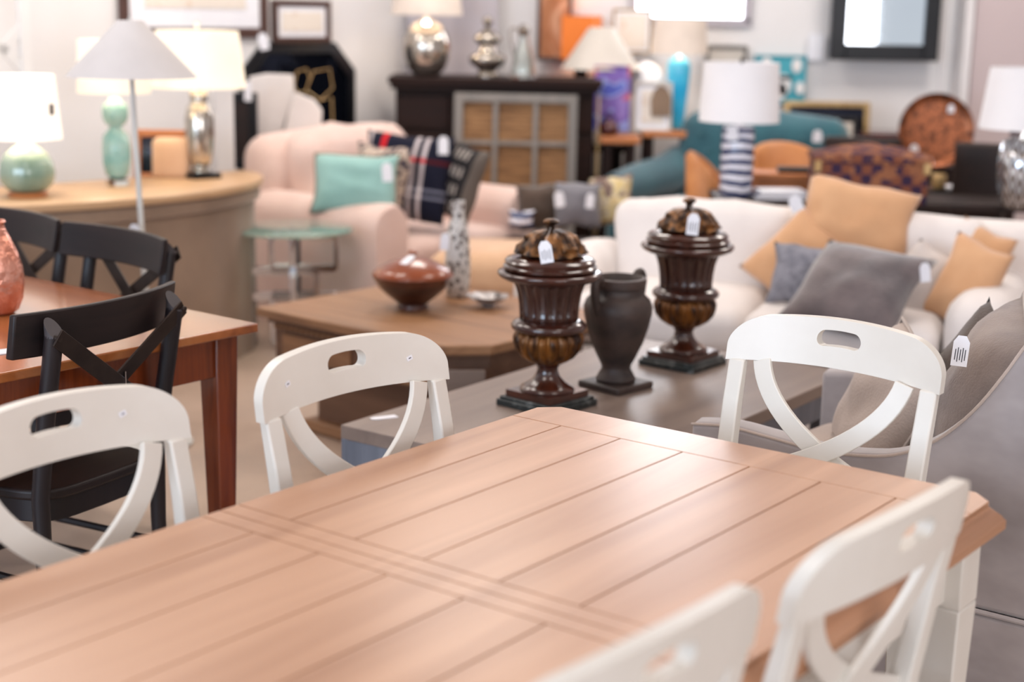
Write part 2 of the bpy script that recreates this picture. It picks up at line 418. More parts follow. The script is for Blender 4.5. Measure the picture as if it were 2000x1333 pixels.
def pillow_mesh(w, h, t, seed=0, sag=.0, n=18, pinch=.07):
    mb = MB(); V = {}; 
    def P(u, v, sd):
        edge = (1-abs(u)**2.6)*(1-abs(v)**2.6)
        th = t/2*max(edge, 0)**.55
        x = w/2*u*(1-pinch*(1-v*v)); z = h/2*v*(1-pinch*(1-u*u))
        th += mnoise.noise(Vector((u*2+seed, v*2, sd)))*.02*edge*(w/.45)
        z -= sag*(1-u*u)*(.5+.5*v)
        x += mnoise.noise(Vector((v*1.5, seed*2.3, 1)))*.012; z += mnoise.noise(Vector((u*1.5, seed*1.7, 5)))*.012
        return (x, sd*th, z)
    for sd in (-1, 1):
        o = len(mb.v)
        for i in range(n+1):
            for j in range(n+1):
                mb.v.append(P(-1+2*i/n, -1+2*j/n, sd))
        for i in range(n):
            for j in range(n):
                a = o+i*(n+1)+j; mb.f.append((a, a+1, a+n+2, a+n+1) if sd > 0 else (a, a+n+1, a+n+2, a+1))
    return mb
def pillow(name, mt, label, w, h, t, loc, yaw=0, lean=0, roll=0, seed=0, piping=None, group=None, sag=0):
    root = thing(name, label, 'cushion', loc, group=group)
    root.rotation_euler = (Matrix.Rotation(yaw,3,'Z') @ Matrix.Rotation(lean,3,'X') @ Matrix.Rotation(roll,3,'Y')).to_euler()
    mb = pillow_mesh(w, h, t, seed, sag)
    me_o = mb.build('cover', mt, root, ang=180)
    bm = bmesh.new(); bm.from_mesh(me_o.data); bmesh.ops.remove_doubles(bm, verts=bm.verts, dist=.0008); bm.to_mesh(me_o.data); bm.free()
    if piping:
        n = 18; o = MB(); pts = []
        v = mb.v
        idx = [i*(n+1) for i in range(n)] + [n*(n+1)+j for j in range(n)] + [i*(n+1)+n for i in range(n,0,-1)] + [j for j in range(n,0,-1)]
        o.tube([v[i] for i in idx], .005, 6, closed=True).build('piping', piping, root)
    return root
def pill(name, mt, label, cx, cy, Y, wpx, hpx, t=.14, **k):
    p = at(cx, cy, Y=Y); sc = math.hypot(p.x, p.y, CH-p.z)/F
    return pillow(name, mt, label, wpx*sc, hpx*sc, t, p, **k)
def price_tag(label, top, w=.03, h=.05, yaw=0, lean=0, roll=0, lines=4, string_to=None, mt='paper'):
    """hanging card tag, top = its hole"""
    root = thing('price_tag', label, 'price tag', top)
    root.rotation_euler = (Matrix.Rotation(yaw,3,'Z') @ Matrix.Rotation(lean,3,'X') @ Matrix.Rotation(roll,3,'Y')).to_euler()
    poly = [(-w*.25,.004), (w*.25,.004), (w*.5,-w*.28), (w*.5,-h), (-w*.5,-h), (-w*.5,-w*.28)]
    m_ = MB(); m_.loft([[(x, y, z) for x, z in poly] for y in (-.0006, .0006)])
    m_.build('card', mt, root, bevel=.0)
    if lines:
        ln = MB()
        for i in range(lines):
            x = -w*.3+i*w*.6/max(1, lines-1)
            ln.box((x, -.0010, -h*.6), (w*.05, .0005, h*(.5 if i % 2 else .38)))
        ln.build('printed_lines', 'ink', root, smooth=False)
    if string_to is not None:
        inv = root.rotation_euler.to_matrix().inverted(); q = inv @ (Vector(string_to)-Vector(top))
        mid = q*.5+Vector((.002, 0, -.004))
        MB().tube(bez((0,0,0), tuple(mid), tuple(q), 6), .0008, 5).build('string', 'string', root)
    return root

# ------------------------------------------------------------------ the room
FL = MB().box((0, 3, -.05), (16, 18, .1)); struct(FL.build('floor', 'floor', smooth=False))
CE = MB().box((0, 3, 3.35), (16, 18, .1)); struct(CE.build('ceiling', 'wallc', smooth=False))
WY = 9.6                       # back wall
WP, WD = (-1.75, 8.2), (.64, .768)   # left wall: a point and its direction
def wl(s_): return (WP[0]+WD[0]*s_, WP[1]+WD[1]*s_)
t0 = (WY-WP[1])/WD[1]; x_cor = WP[0]+WD[0]*t0
nl = (-WD[1], WD[0])          # outwards, away from the camera side
a_, b_ = wl(-7.5), wl(t0)
poly = [a_, b_, (b_[0]+nl[0]*.15, b_[1]+nl[1]*.15+.1), (a_[0]+nl[0]*.15, a_[1]+nl[1]*.15)]
struct(MB().prism(poly, 0, 3.3).build('wall_left', 'wallc', smooth=False))
xt = at(1872, 60, Y=WY).x
wx0, wx1, wz0, wz1 = at(1235, 40, Y=WY).x, at(1458, 40, Y=WY).x, at(1350, 42, Y=WY).z, 3.1
bw = MB()
bw.box(((x_cor+wx0)/2-.02, WY+.06, 1.65), (wx0-x_cor+.04, .12, 3.3)).box(((wx1+xt)/2, WY+.06, 1.65), (xt-wx1, .12, 3.3))
bw.box(((wx0+wx1)/2, WY+.06, wz0/2), (wx1-wx0, .12, wz0)).box(((wx0+wx1)/2, WY+.06, (wz1+3.3)/2), (wx1-wx0, .12, 3.3-wz1))
struct(bw.build('wall_back', 'wallc', smooth=False))
struct(MB().box(((xt+8)/2+.04, WY-.05, 1.65), (8-xt, .3, 3.3)).build('wall_right', 'wallp', smooth=False))
struct(MB().box((xt, WY-.1, 1.65), (.05, .25, 3.3)).box((xt-.09, WY-.01, 1.65), (.03, .03, 3.3)).build('trim_1', 'trim', smooth=False))
struct(MB().box((7.0, 3, 1.65), (.12, 14, 3.3)).build('wall_east', 'wallc', smooth=False))
struct(MB().box(((x_cor+xt)/2+.1, WY-.012, .07), (xt-x_cor-.3, .024, .14)).build('baseboard_back', 'trim', bevel=.004))
# the window in the back wall (bright daylight, white frame)
daylight = mat('window_daylight', (255,255,255), emit=(244,248,255), estr=9)
wf = MB()
for (cx_, cz_, sx_, sz_) in (((wx0+wx1)/2, wz0, wx1-wx0+.06, .05), ((wx0+wx1)/2, wz1, wx1-wx0+.06, .05), (wx0, (wz0+wz1)/2, .05, wz1-wz0), (wx1, (wz0+wz1)/2, .05, wz1-wz0), ((wx0+wx1)/2, (wz0+wz1)/2+.2, wx1-wx0, .03)):
    wf.box((cx_, WY-.005, cz_), (sx_, .06, sz_))
wroot = struct(wf.build('window_1', MT['lav'], bevel=.004))
pn = MB().box(((wx0+wx1)/2, WY+.04, (wz0+wz1)/2), (wx1-wx0, .02, wz1-wz0)).build('pane', daylight, wroot, smooth=False)

# ------------------------------------------------------------------ main dining table
TY = R(-37.04); TC, TS = math.cos(TY), math.sin(TY); TX0, TY0 = .0045, 3.014
def tp(s_, t_, z=0): return Vector((TX0+s_*TC+t_*TS, TY0+s_*TS-t_*TC, z))
tb = thing('dining_table', 'large dining table with plank-style limed wood top and cream painted base', 'table', tp(0,0), TY)
# local x = s, local y = -t
W, T0, T1, CC = .967, -.123, 1.717, .036
def outline(off=0):
    x0, x1, y0, y1, k = -off, W+off, -(T1+off), -T0+off, CC+off*.41
    return [(x0+k,y0),(x1-k,y0),(x1,y0+k),(x1,y1-k),(x1-k,y1),(x0+k,y1),(x0,y1-k),(x0,y0+k)]
prof = [(-.03,.754),(0,.754),(.0,.749),(.004,.744),(.012,.740),(.02,.735),(.024,.729),(.027,.727),(.027,.712),(.022,.708),(-.04,.708)]
ed = MB().loft([[(x,y,z) for x, y in outline(o)] for o, z in prof])
ed.build('moulded_edge', 'tedge', tb, bevel=.0, ang=25)
MB().prism(outline(-.004), .7545, .7562).build('groove_bed', 'groove', tb, smooth=False)
g = [.0, .1226,.2647,.4055,.5494,.693,.835, W]
pk = MB()
def plank(x0, x1, y0, y1, cut=None):
    e = .0014
    x0 += e; x1 -= e; y0 += e; y1 -= e
    if x0 < .01: x0 = 0
    if x1 > W-.01: x1 = W
    P_ = [(x0,y0),(x1,y0),(x1,y1),(x0,y1)]
    if cut == 'far': P_ = [(x0,y0),(x1,y0),(x1,y1-CC),(x1-CC,y1),(x0+CC,y1),(x0,y1-CC)]
    if cut == 'near': P_ = [(x0,y0+CC),(x0+CC,y0),(x1-CC,y0),(x1,y0+CC),(x1,y1),(x0,y1)]
    pk.prism(P_, .755, .76)
plank(0, W, 0, -T0, 'far')
for i in range(7):
    plank(g[i], g[i+1], -.757, 0); plank(g[i], g[i+1], -1.594, -.836)
plank(0, W, -.797, -.757); plank(0, W, -.836, -.797); plank(0, W, -T1, -1.594, 'near')
pk.build('tabletop', 'table', tb, bevel=.0006, seg=1, smooth=False)
ap = MB()
i_ = .055
for sx_ in (i_, W-i_):
    ap.box((sx_, -(T0+T1)/2, .645), (.024, T1-T0-2*i_, .13))
for ty_ in (T0+i_, T1-i_): ap.box((W/2, -ty_, .645), (W-2*i_, .024, .13))
ap.build('apron', 'cream', tb, bevel=.003)
for sx_ in (i_, W-i_):
    for ty_ in (T0+i_, T1-i_):
        lg = MB().box((sx_, -ty_, .64), (.082, .082, .14)).box((sx_, -ty_, .285), (.082, .082, .57), taper=(.6,.6))
        lg.build('leg', 'cream', tb, bevel=.004)
pc = MB().box((0,0,.0008), (.06,.1,.0016)); q = tp(.915, .04, .7602)
tag(pc.build('price_card', 'paper', loc=q, rz=TY), 'white price card lying at the right corner of the limed wood dining table', 'card')

# ------------------------------------------------------------------ cream cross-back chairs
def cream_chair(label, loc, rz):
    t = thing('cross_back_chair', label, 'chair', loc, rz, 'cream cross-back chairs around the dining table')
    HW = .243
    # crest rail with a hand slot
    def ztop(x):
        a = abs(x)/HW
        z = .950-.022*a*a
        if a > .66: z -= .058*(1-math.sqrt(max(0, 1-((a-.66)/.34)**2)))
        return z
    def zbot(x): return .838+.010*(1-(x/HW)**2)
    def yc(x, z): return -.034*(1-(x/HW)**2)-(z-.84)*.16
    xs = sorted(set([-HW*math.cos(PI*i/60) for i in range(61)]))
    SA, SZ, SH = .05, .906, .017    # slot half width, centre, half height
    def slot(x):
        if abs(x) >= SA: return None
        r_ = SH; e = SA-r_
        h = r_ if abs(x) <= e else math.sqrt(max(0, r_*r_-(abs(x)-e)**2))
        cz = SZ+.004*(1-(x/SA)**2)
        return cz-h, cz+h
    xs = sorted([x for x in xs if abs(abs(x)-SA) > .004]+[-SA, SA]+[sgn*(SA-SH+SH*math.sin(k*PI/12)) for k in range(0,6) for sgn in (-1,1)])
    mb = MB(); TH = .024
    idx = {}
    def V(x, z, sd, key):
        if key not in idx: idx[key] = len(mb.v); mb.v.append((x, yc(x, z)+sd*TH/2, z))
        return idx[key]
    nz = 4
    def col(x):   # list of segments (each a list of z samples)
        s_ = slot(x)
        if s_ is None:
            fr_ = (SZ-zbot(SA))/(ztop(SA)-zbot(SA)); sm = zbot(x)+(ztop(x)-zbot(x))*fr_; return [(zbot(x), sm), (sm, ztop(x))]
        return [(zbot(x), s_[0]), (s_[1], ztop(x))]
    for i in range(len(xs)):
        cs = col(xs[i])
        for seg_ in (0, 1):
            for k in range(nz+1):
                z = cs[seg_][0]+(cs[seg_][1]-cs[seg_][0])*k/nz
                shared = abs(xs[i]) >= SA-1e-9
                for sd in (-1, 1):
                    key = (i, 0 if (shared and seg_ == 1 and k == 0) else seg_, nz if (shared and seg_ == 1 and k == 0) else k, sd)
                    idx[(i, seg_, k, sd)] = V(xs[i], z, sd, key)
    for i in range(len(xs)-1):
        for seg_ in (0, 1):
            for k in range(nz):
                for sd in (-1, 1):
                    mb.f.append((idx[(i,seg_,k,sd)], idx[(i+1,seg_,k,sd)], idx[(i+1,seg_,k+1,sd)], idx[(i,seg_,k+1,sd)]))
        mb.f.append((idx[(i,0,0,-1)], idx[(i+1,0,0,-1)], idx[(i+1,0,0,1)], idx[(i,0,0,1)]))
        mb.f.append((idx[(i,1,nz,-1)], idx[(i+1,1,nz,-1)], idx[(i+1,1,nz,1)], idx[(i,1,nz,1)]))
        if xs[i] >= -SA-1e-9 and xs[i+1] <= SA+1e-9:
            mb.f.append((idx[(i,0,nz,-1)], idx[(i+1,0,nz,-1)], idx[(i+1,0,nz,1)], idx[(i,0,nz,1)]))
            mb.f.append((idx[(i,1,0,-1)], idx[(i+1,1,0,-1)], idx[(i+1,1,0,1)], idx[(i,1,0,1)]))
    for i in (0, len(xs)-1):
        for seg_ in (0, 1):
            for k in range(nz): mb.f.append((idx[(i,seg_,k,-1)], idx[(i,seg_,k,1)], idx[(i,seg_,k+1,1)], idx[(i,seg_,k+1,-1)]))
    mb.build('crest_rail', 'cream', t, bevel=.005, seg=3, ang=50)
    for sx_ in (-1, 1):
        rings = []
        for z, y, w, d in ((0,.0,.030,.030),(.2,.03,.034,.034),(.44,.055,.038,.040),(.6,.045,.038,.034),(.75,.018,.037,.028),(.842,-.002,.037,.022)):
            x = sx_*(.2+.018*min(1, z/.8))
            rings.append([(x-w/2,y-d/2,z),(x+w/2,y-d/2,z),(x+w/2,y+d/2,z),(x-w/2,y+d/2,z)])
        MB().loft(rings).build('leg', 'cream', t, bevel=.004, ang=30)
        rings = []
        for z, w in ((0,.026),(.2,.032),(.43,.04)):
            x, y = sx_*.195, .44
            rings.append([(x-w/2,y-w/2,z),(x+w/2,y-w/2,z),(x+w/2,y+w/2,z),(x-w/2,y+w/2,z)])
        MB().loft(rings).build('leg', 'cream', t, bevel=.004, ang=30)
        # slat sweeping from the top near this leg down to the other leg
        pts = bez((-sx_*.165,-.006+sx_*.006,.845), (-sx_*.135,.03+sx_*.006,.70), (sx_*.205,.045+sx_*.006,.585), 18)
        MB().tube(pts, 1, flat=(.041,.012,(0,1,.1))).build('cross_slat', 'cream', t, bevel=.002, ang=30)
    seat = []
    poly = [(-.225,.02),(.225,.02),(.24,.25),(.235,.44),(.2,.475),(-.2,.475),(-.235,.44),(-.24,.25)]
    MB().prism(poly, .445, .472).build('seat', 'cream', t, bevel=.008, seg=3)
    fr = MB().box((0,.45,.415),(.36,.02,.06)).box((0,.06,.415),(.36,.02,.06)).box((-.2,.25,.415),(.02,.36,.06)).box((.2,.25,.415),(.02,.36,.06))
    fr.build('seat_frame', 'cream', t, bevel=.002)
    for sx_ in (-1,1): MB().tube([(sx_*.2,.04,.2),(sx_*.195,.43,.2)], .011).build('stretcher', 'cream', t)
    MB().tube([(-.2,.24,.2),(.2,.24,.2)], .011).build('stretcher', 'cream', t)
    return t
c3 = cream_chair('cream cross-back chair at the far table end, in front of the grey armchair', tp(.482,-.463), R(142.96))
c2 = dup(c3, tp(-.12,.334), R(-127.04-3.5), 'cream cross-back chair whose back nears the low grey table and coffee table')
c1 = dup(c3, tp(-.165,.965), R(-127.04), 'cream cross-back chair cut by the left frame edge, beside the dark wooden chair')
c4 = dup(c3, tp(1.042,.562), R(50), 'blurred cream cross-back chair in the right foreground, nearest the table corner with the card')
c5 = dup(c3, tp(1.005,1.125), R(50), 'blurred cream cross-back chair at the bottom edge, only its crest rail showing')
# little clear price stickers on the crest rails
def sticker(label, chair_loc, rz, x, z, yfront):
    M = Matrix.Translation(chair_loc) @ Matrix.Rotation(rz, 4, 'Z')
    HW = .243; y = -.034*(1-(x/HW)**2)-(z-.84)*.16 + yfront*.0131
    o = MB().box((0,0,0), (.014,.0006,.009)).build('price_sticker', 'paper', smooth=False)
    sl = math.atan2(.034*2*x/HW**2, 1)
    o.matrix_world = M @ Matrix.Translation((x,y,z)) @ Matrix.Rotation(sl,4,'Z') @ Matrix.Rotation(R(9.0),4,'X') @ Matrix.Rotation(R(18),4,'Y')
    d = MB().box((0,yfront*.0006,0), (.006,.0004,.002)).build('printed_mark', 'ink', o, smooth=False)
    tag(o, label, 'sticker')
sticker('small white sticker near the left end of the second cream chair rail', tp(-.12,.334), R(-130.54), .165, .895, 1)
sticker('small white sticker near the right end of the second cream chair rail', tp(-.12,.334), R(-130.54), -.155, .892, 1)
sticker('small white sticker on the leftmost cream chair rail', tp(-.165,.965), R(-127.04), -.125, .9, 1)

# ------------------------------------------------------------------ dark wooden chairs
def dark_chair(label, loc, rz):
    # origin on the floor between the back posts, +y towards the sitter
    t = thing('bentwood_chair', label, 'chair', loc, rz, 'dark cross-back chairs around the cherry table')
    for sx_ in (-1,1):
        lean = lambda z: .10*max(0,(z-.45))**1.0*-.55
        pts = [(sx_*(.195), .02, 0), (sx_*.195, .03, .3), (sx_*.196, .03, .46), (sx_*.198, .0, .65), (sx_*.2, -.040, .852)]
        leg = MB().tube(pts, [.016,.019,.021,.021,.021], 18).build('leg', 'darkpost', t)
        d = (Vector(pts[-1])-Vector(pts[-2])).normalized()
        rr = .021; tp_ = Vector(pts[-1]); ring = [Vector((rr*math.cos(a_), rr*math.sin(a_), 0)) for a_ in [2*PI*i/18 for i in range(18)]]
        MB().loft([[tuple(tp_+q-Vector((0,0,.004))) for q in ring], [tuple(tp_+q+Vector((0,0,.014+1.15*q.y))) for q in ring]]).build('post_cap', 'ptop', leg)
        MB().tube([(sx_*.19,.43,0),(sx_*.185,.42,.44)], [.015,.02], 14).build('leg', 'darkpost', t)
        # flat strap
        pts = [(sx_*(.214-.40*i/8), -.060+.055*i/8+sx_*.004, .852-.285*i/8) for i in range(9)]
        MB().tube(pts, 1, flat=(.042,.005,(0,1,.15))).tube([(sx_*.208,-.066,.848),(sx_*.208,-.04,.848)], .007, 10).build('cross_strap', 'strap', t, bevel=.001)
        for z in (.16, .24): MB().tube([(sx_*.19,.03,z),(sx_*.186,.42,z)], .010, 8).build('stretcher', 'darkpost', t)
    MB().box((.02,-.038,.705),(.003,.006,.042)).build('clasp', 'chrome', t)
    # curved top rail in front of the posts
    vs = []; n = 24; HW = .272
    rings = []; HW = .264
    for i in range(n+1):
        x = -HW+2*HW*i/n; a = (x/HW)**2
        y = .012-.05*(1-a); k = -.17
        z0, z1 = .798, .902
        yy = lambda z: y+.027+(z-.78)*k
        rings.append([(x, yy(z0)-.011, z0), (x, yy(z1)-.009, z1), (x, yy(z1)+.009, z1), (x, yy(z0)+.011, z0)])
    MB().loft(rings).build('top_rail', 'darkwood', t, bevel=.004, ang=30)
    n = 20; poly = []
    for i in range(32):
        th = 2*PI*i/32; cx_, sy_ = math.cos(th), math.sin(th)
        poly.append((.225*math.copysign(abs(cx_)**.45, cx_)*(1.0 if sy_ > 0 else .93), .235+.225*math.copysign(abs(sy_)**.5, sy_)))
    MB().prism(poly, .445, .472).build('seat', 'darkwood', t, bevel=.008, seg=3)
    MB().prism([(x*.94, .235+(y-.235)*.94) for x, y in poly], .39, .445).build('seat_frame', 'darkpost', t, bevel=.003)
    MB().tube([(-.185,.42,.2),(.185,.42,.2)], .010, 8).build('stretcher', 'darkpost', t)
    MB().tube([(-.195,.03,.2),(.195,.03,.2)], .010, 8).build('stretcher', 'darkpost', t)
    return t
pa, pb = at(105,615,.90), at(345,562,.90)
dirA = (pb-pa).normalized(); ctr = (pa+pb)/2
rzA = math.atan2(dirA.y, dirA.x); nA = Vector((-math.sin(rzA), math.cos(rzA), 0))
ctr -= nA*(-.045)
dA = dark_chair('near dark wooden chair with its back to the camera, cross straps and grey post ends', (ctr.x, ctr.y, 0), rzA)
CU = Vector((-.785,.62,0)); CV = Vector((-.62,-.785,0)); CP = at(505,632,.76); CP.z = 0
rzB = math.atan2(.62, -.785)+0    # local x along the far edge
def rail_chair(label, px_l, px_r, z=.882):
    l, r_ = at(*px_l, z), at(*px_r, z); d = (l-r_).normalized(); rz = math.atan2(d.y, d.x)   # local x: from right end to left end, so +y looks to the camera side
    ctr = (l+r_)/2; n_ = Vector((-math.sin(rz), math.cos(rz), 0)); ctr += n_*.02
    return (ctr.x, ctr.y, 0), rz
loc, rz = rail_chair('', (143,440), (350,478), .885)
dup(dA, loc, rz, 'dark wooden chair facing the camera across the cherry table, the one nearer the floor lamp')
shift = Vector((math.cos(rz), math.sin(rz), 0))*.56
dup(dA, (loc[0]+shift.x, loc[1]+shift.y, 0), rz, 'dark wooden chair cut by the left edge, across the cherry table beside the copper vase')

# ------------------------------------------------------------------ cherry farm table
ct = thing('farm_table', 'glossy cherry wood farm table with tapered square legs at left', 'table', CP, math.atan2(CU.y, CU.x))
# local x = u (away), local y: v = R90?(u) -> v is +y direction
sgn = 1 if (Vector((-math.sin(math.atan2(CU.y, CU.x)), math.cos(math.atan2(CU.y, CU.x)), 0)).dot(CV) > 0) else -1
LU, LV = 2.1, .98
MB().box((LU/2, sgn*LV/2, .748), (LU, LV, .024)).build('tabletop', 'cherry', ct, bevel=.004)
apr = MB()
for y_ in (.06, LV-.06): apr.box((LU/2, sgn*y_, .68), (LU-.12, .022, .11))
for x_ in (.06, LU-.06): apr.box((x_, sgn*LV/2, .68), (.022, LV-.12, .11))
apr.build('apron', 'cherryleg', ct, bevel=.002)
for x_ in (.075, LU-.075):
    for y_ in (.075, LV-.075):
        MB().box((x_, sgn*y_, .3675), (.075,.075,.735), taper=(.6,.6)).build('leg', 'cherryleg', ct, bevel=.004)
# copper vase on it
p = at(-8, 612, .7605)
cv = thing('copper_vase', 'hammered copper vase with narrow neck on the cherry table', 'vase', p)
pr = [(.045,0),(.06,.01),(.072,.04),(.078,.08),(.076,.12),(.062,.165),(.045,.20),(.034,.225),(.033,.235),(.036,.24),(.034,.243),(.030,.235),(.028,.2)]
MB().lathe([(r_*1.0, z*1.03) for r_, z in pr], 40, mod=lambda i, th, z: 1+.03*mnoise.noise(Vector((math.cos(th)*4, math.sin(th)*4, z*45)))).build('body', 'copper', cv, ang=180)
MB().tube([(.034*math.cos(a), .034*math.sin(a), .246) for a in [2*PI*i/24 for i in range(24)]], .004, 6, closed=True).build('rim', 'copper', cv)
p = at(8, 688, .7605)
tag(MB().box((0,0,.001), (.05,.09,.002)).build('price_card', 'paper', loc=p, rz=R(-50)), 'white price card lying near the front edge of the cherry table', 'card')

# ------------------------------------------------------------------ grey washed bench with urns
A0, C0 = at(665,830,.45), at(1662,727,.45); A0.z = C0.z = 0
bu = Vector((.58,.815,0)).normalized(); bv = Vector((bu.y,-bu.x,0)); d = C0-A0
BL, BW = d.dot(bu), d.dot(bv)
be = thing('low_table', 'long low grey-washed wooden table carrying the urns', 'table', A0, math.atan2(bu.y, bu.x))
# local x = bu, local -y = bv
MB().box((BL/2, -BW/2, .43), (BL, BW, .04)).build('tabletop', 'benchtop', be, bevel=.003)
sk = MB().box((.012, -BW/2, .375), (.02, BW-.004, .075)).box((BL-.012, -BW/2, .375), (.02, BW-.004, .075)).box((BL/2, -.012, .375), (BL, .02, .075)).box((BL/2, -BW+.012, .375), (BL, .02, .075))
sk.build('apron', 'benchgrey', be, bevel=.002)
for x_ in (.05, BL-.05):
    for y_ in (.05, BW-.05): MB().box((x_, -y_, .205), (.085,.085,.41)).build('leg', 'benchgrey', be, bevel=.004)
MB().box((.02, -BW/2, .2), (.02, BW-.2, .22)).build('end_board', 'benchgrey', be, bevel=.003)

def urn(label, loc, rz, kx=1.0, kz=1.0):
    sc = 1.0
    t = thing('lidded_urn', label, 'urn', loc, rz, 'lidded mahogany urns on the low table')
    k = sc; first = len(bpy.data.meshes)
    MB().box((0,0,.011*k), (.195*k,.195*k,.022*k)).box((0,0,.026*k), (.182*k,.182*k,.012*k)).build('marble_base', 'marble', t, bevel=.003)
    b_ = MB().box((0,0,.042*k), (.158*k,.158*k,.022*k))
    b_.lathe([(r_*k, z*k) for r_, z in [(.07,.05),(.074,.056),(.072,.062),(.06,.07),(.046,.082),(.034,.098),(.028,.115),(.029,.128),(.036,.138),(.034,.142)]], 40)
    b_.build('foot', 'mahog', t, ang=50)
    fl = lambda n, amp, lo, hi: (lambda i, th, z: 1+(amp*abs(math.cos(n*th/2)) if lo < z/k < hi else 0))
    gd = [(.030,.138),(.05,.146),(.072,.162),(.088,.185),(.094,.208),(.095,.224),(.09,.236),(.084,.242),(.08,.244)]
    MB().lathe([(r_*k, z*k) for r_, z in gd], 144, mod=lambda i, th, z: .88+.13*abs(math.sin(th*9))**.6 if 1 <= i <= 6 else 1).build('gadrooned_bowl', 'gold', t, ang=180)
    nk = [(.08,.242),(.092,.246),(.100,.254),(.101,.264),(.096,.272),(.088,.278),(.080,.282)]
    MB().lathe([(r_*k, z*k) for r_, z in nk], 48).build('waist_ring', 'mahog', t, ang=60)
    fn = [(.079,.28),(.079,.30),(.081,.33),(.085,.36),(.091,.385),(.097,.40),(.1,.405)]
    MB().lathe([(r_*k, z*k) for r_, z in fn], 144, mod=lambda i, th, z: 1-(.11 if abs(math.sin(th*10)) > .55 else 0) if 1 <= i <= 5 else 1).build('fluted_neck', 'mahog', t, ang=180)
    rm = [(.098,.402),(.118,.408),(.134,.418),(.14,.428),(.138,.434),(.128,.438),(.118,.438)]
    MB().lathe([(r_*k, z*k) for r_, z in rm], 56, ).build('rim', 'mahog', t, ang=50)
    ld = [(.116,.439),(.124,.444),(.125,.452),(.118,.458),(.119,.462),(.121,.468),(.115,.476),(.1,.481),(.07,.484),(.04,.486)]
    lid = MB().lathe([(r_*k, z*k) for r_, z in ld], 56).build('lid', 'mahog', t, ang=50)
    dm = [(.060,.484),(.082,.487),(.087,.494),(.080,.503),(.078,.516),(.073,.53),(.062,.547),(.044,.559),(.022,.565),(.010,.567)]
    MB().lathe([(r_*k, z*k) for r_, z in dm], 96, mod=lambda i, th, z: 1+(.08*math.cos(8*th)+.26*mnoise.noise(Vector((math.cos(th)*4, math.sin(th)*4, z*55)))) if i in range(0, 9) else 1).build('carved_dome', 'bronze', lid, ang=60)
    kn = [(.009,.564),(.011,.57),(.009,.577),(.014,.583),(.02,.587),(.021,.592),(.014,.598),(.004,.6)]
    MB().lathe([(r_*k, z*k) for r_, z in kn], 24).build('knob', 'bronze', lid, ang=60)
    for ch in t.children_recursive:
        for v in ch.data.vertices: v.co.x *= kx; v.co.y *= kx; v.co.z *= kz
    return t
U1 = at(1068,792,.45); U2 = at(1333,712,.45)
urn('lidded mahogany urn with gilded bowl, the nearer one behind the dining table corner', U1, R(48), 1.08, .915)
urn('lidded mahogany urn with gilded bowl, the farther one in front of the white sofa', U2, R(52), 1.08, .915)
# dark handled vase
U3 = at(1202,757,.45)
vz = thing('handled_vase', 'dark brown clay vase with upright handles between the two urns', 'vase', U3, R(45))
MB().box((0,0,.011), (.165,.165,.022)).build('square_base', 'blackclay', vz, bevel=.005)
k = 1.06
pr = [(r_*1.06, z_*1.02) for r_, z_ in [(.055,.022),(.058,.03),(.05,.045),(.042,.06),(.043,.07),(.055,.095),(.075,.14),(.09,.19),(.098,.23),(.099,.25),(.092,.27),(.078,.284),(.073,.29),(.072,.305),(.078,.309),(.08,.328),(.079,.336),(.07,.338),(.062,.33),(.058,.3),(.05,.27)]]
MB().lathe(pr, 48).build('body', 'blackclay', vz, ang=50)
for sgn_ in (1,-1):
    a = R(2) if sgn_ > 0 else R(182)
    cs, sn = math.cos(a), math.sin(a)
    pts = bez((.085*cs,.085*sn,.262), (.15*cs,.15*sn,.36), (.045*cs*1.5,.045*sn*1.5,.335), 12, p3=None)
    pts = bez((.092*cs,.092*sn,.24), (.125*cs,.125*sn,.30), (.118*cs,.118*sn,.385), 12, p3=(.078*cs,.078*sn,.33))
    MB().tube(pts, .014, 10).build('handle', 'blackclay', vz)
tagp = at(727, 818, .452)
tg = price_tag('white price tag lying on the left end of the low grey table', (tagp.x, tagp.y, .4515), .028, .075, yaw=R(-60), lean=R(89.2), lines=0)
# urn tags
k1 = U1+Vector((0,0,.577*.915)); h1 = at(1063,474, Y=U1.y-.105)
price_tag('white price tag on a string on the nearer urn lid', tuple(h1), .036, .058, yaw=0, lean=R(-12), roll=R(-10), string_to=tuple(k1))
k2 = U2+Vector((0,0,.577*.915)); h2 = at(1356,420, Y=U2.y-.10)
price_tag('white price tag on a string on the farther urn lid', tuple(h2), .038, .064, yaw=0, lean=R(-12), roll=R(6), string_to=tuple(k2))

# ------------------------------------------------------------------ carved square coffee table
cu = Vector((.766,-.643,0)); cw = Vector((.643,.766,0)); K = Vector((-.145,4.857,0))   # near corner, -cu and cw span it
cf = thing('coffee_table', 'square weathered wood coffee table with cut corners and dentil drawers', 'table', K, math.atan2(-cu.y, -cu.x))
CL, CD = 1.06, .86
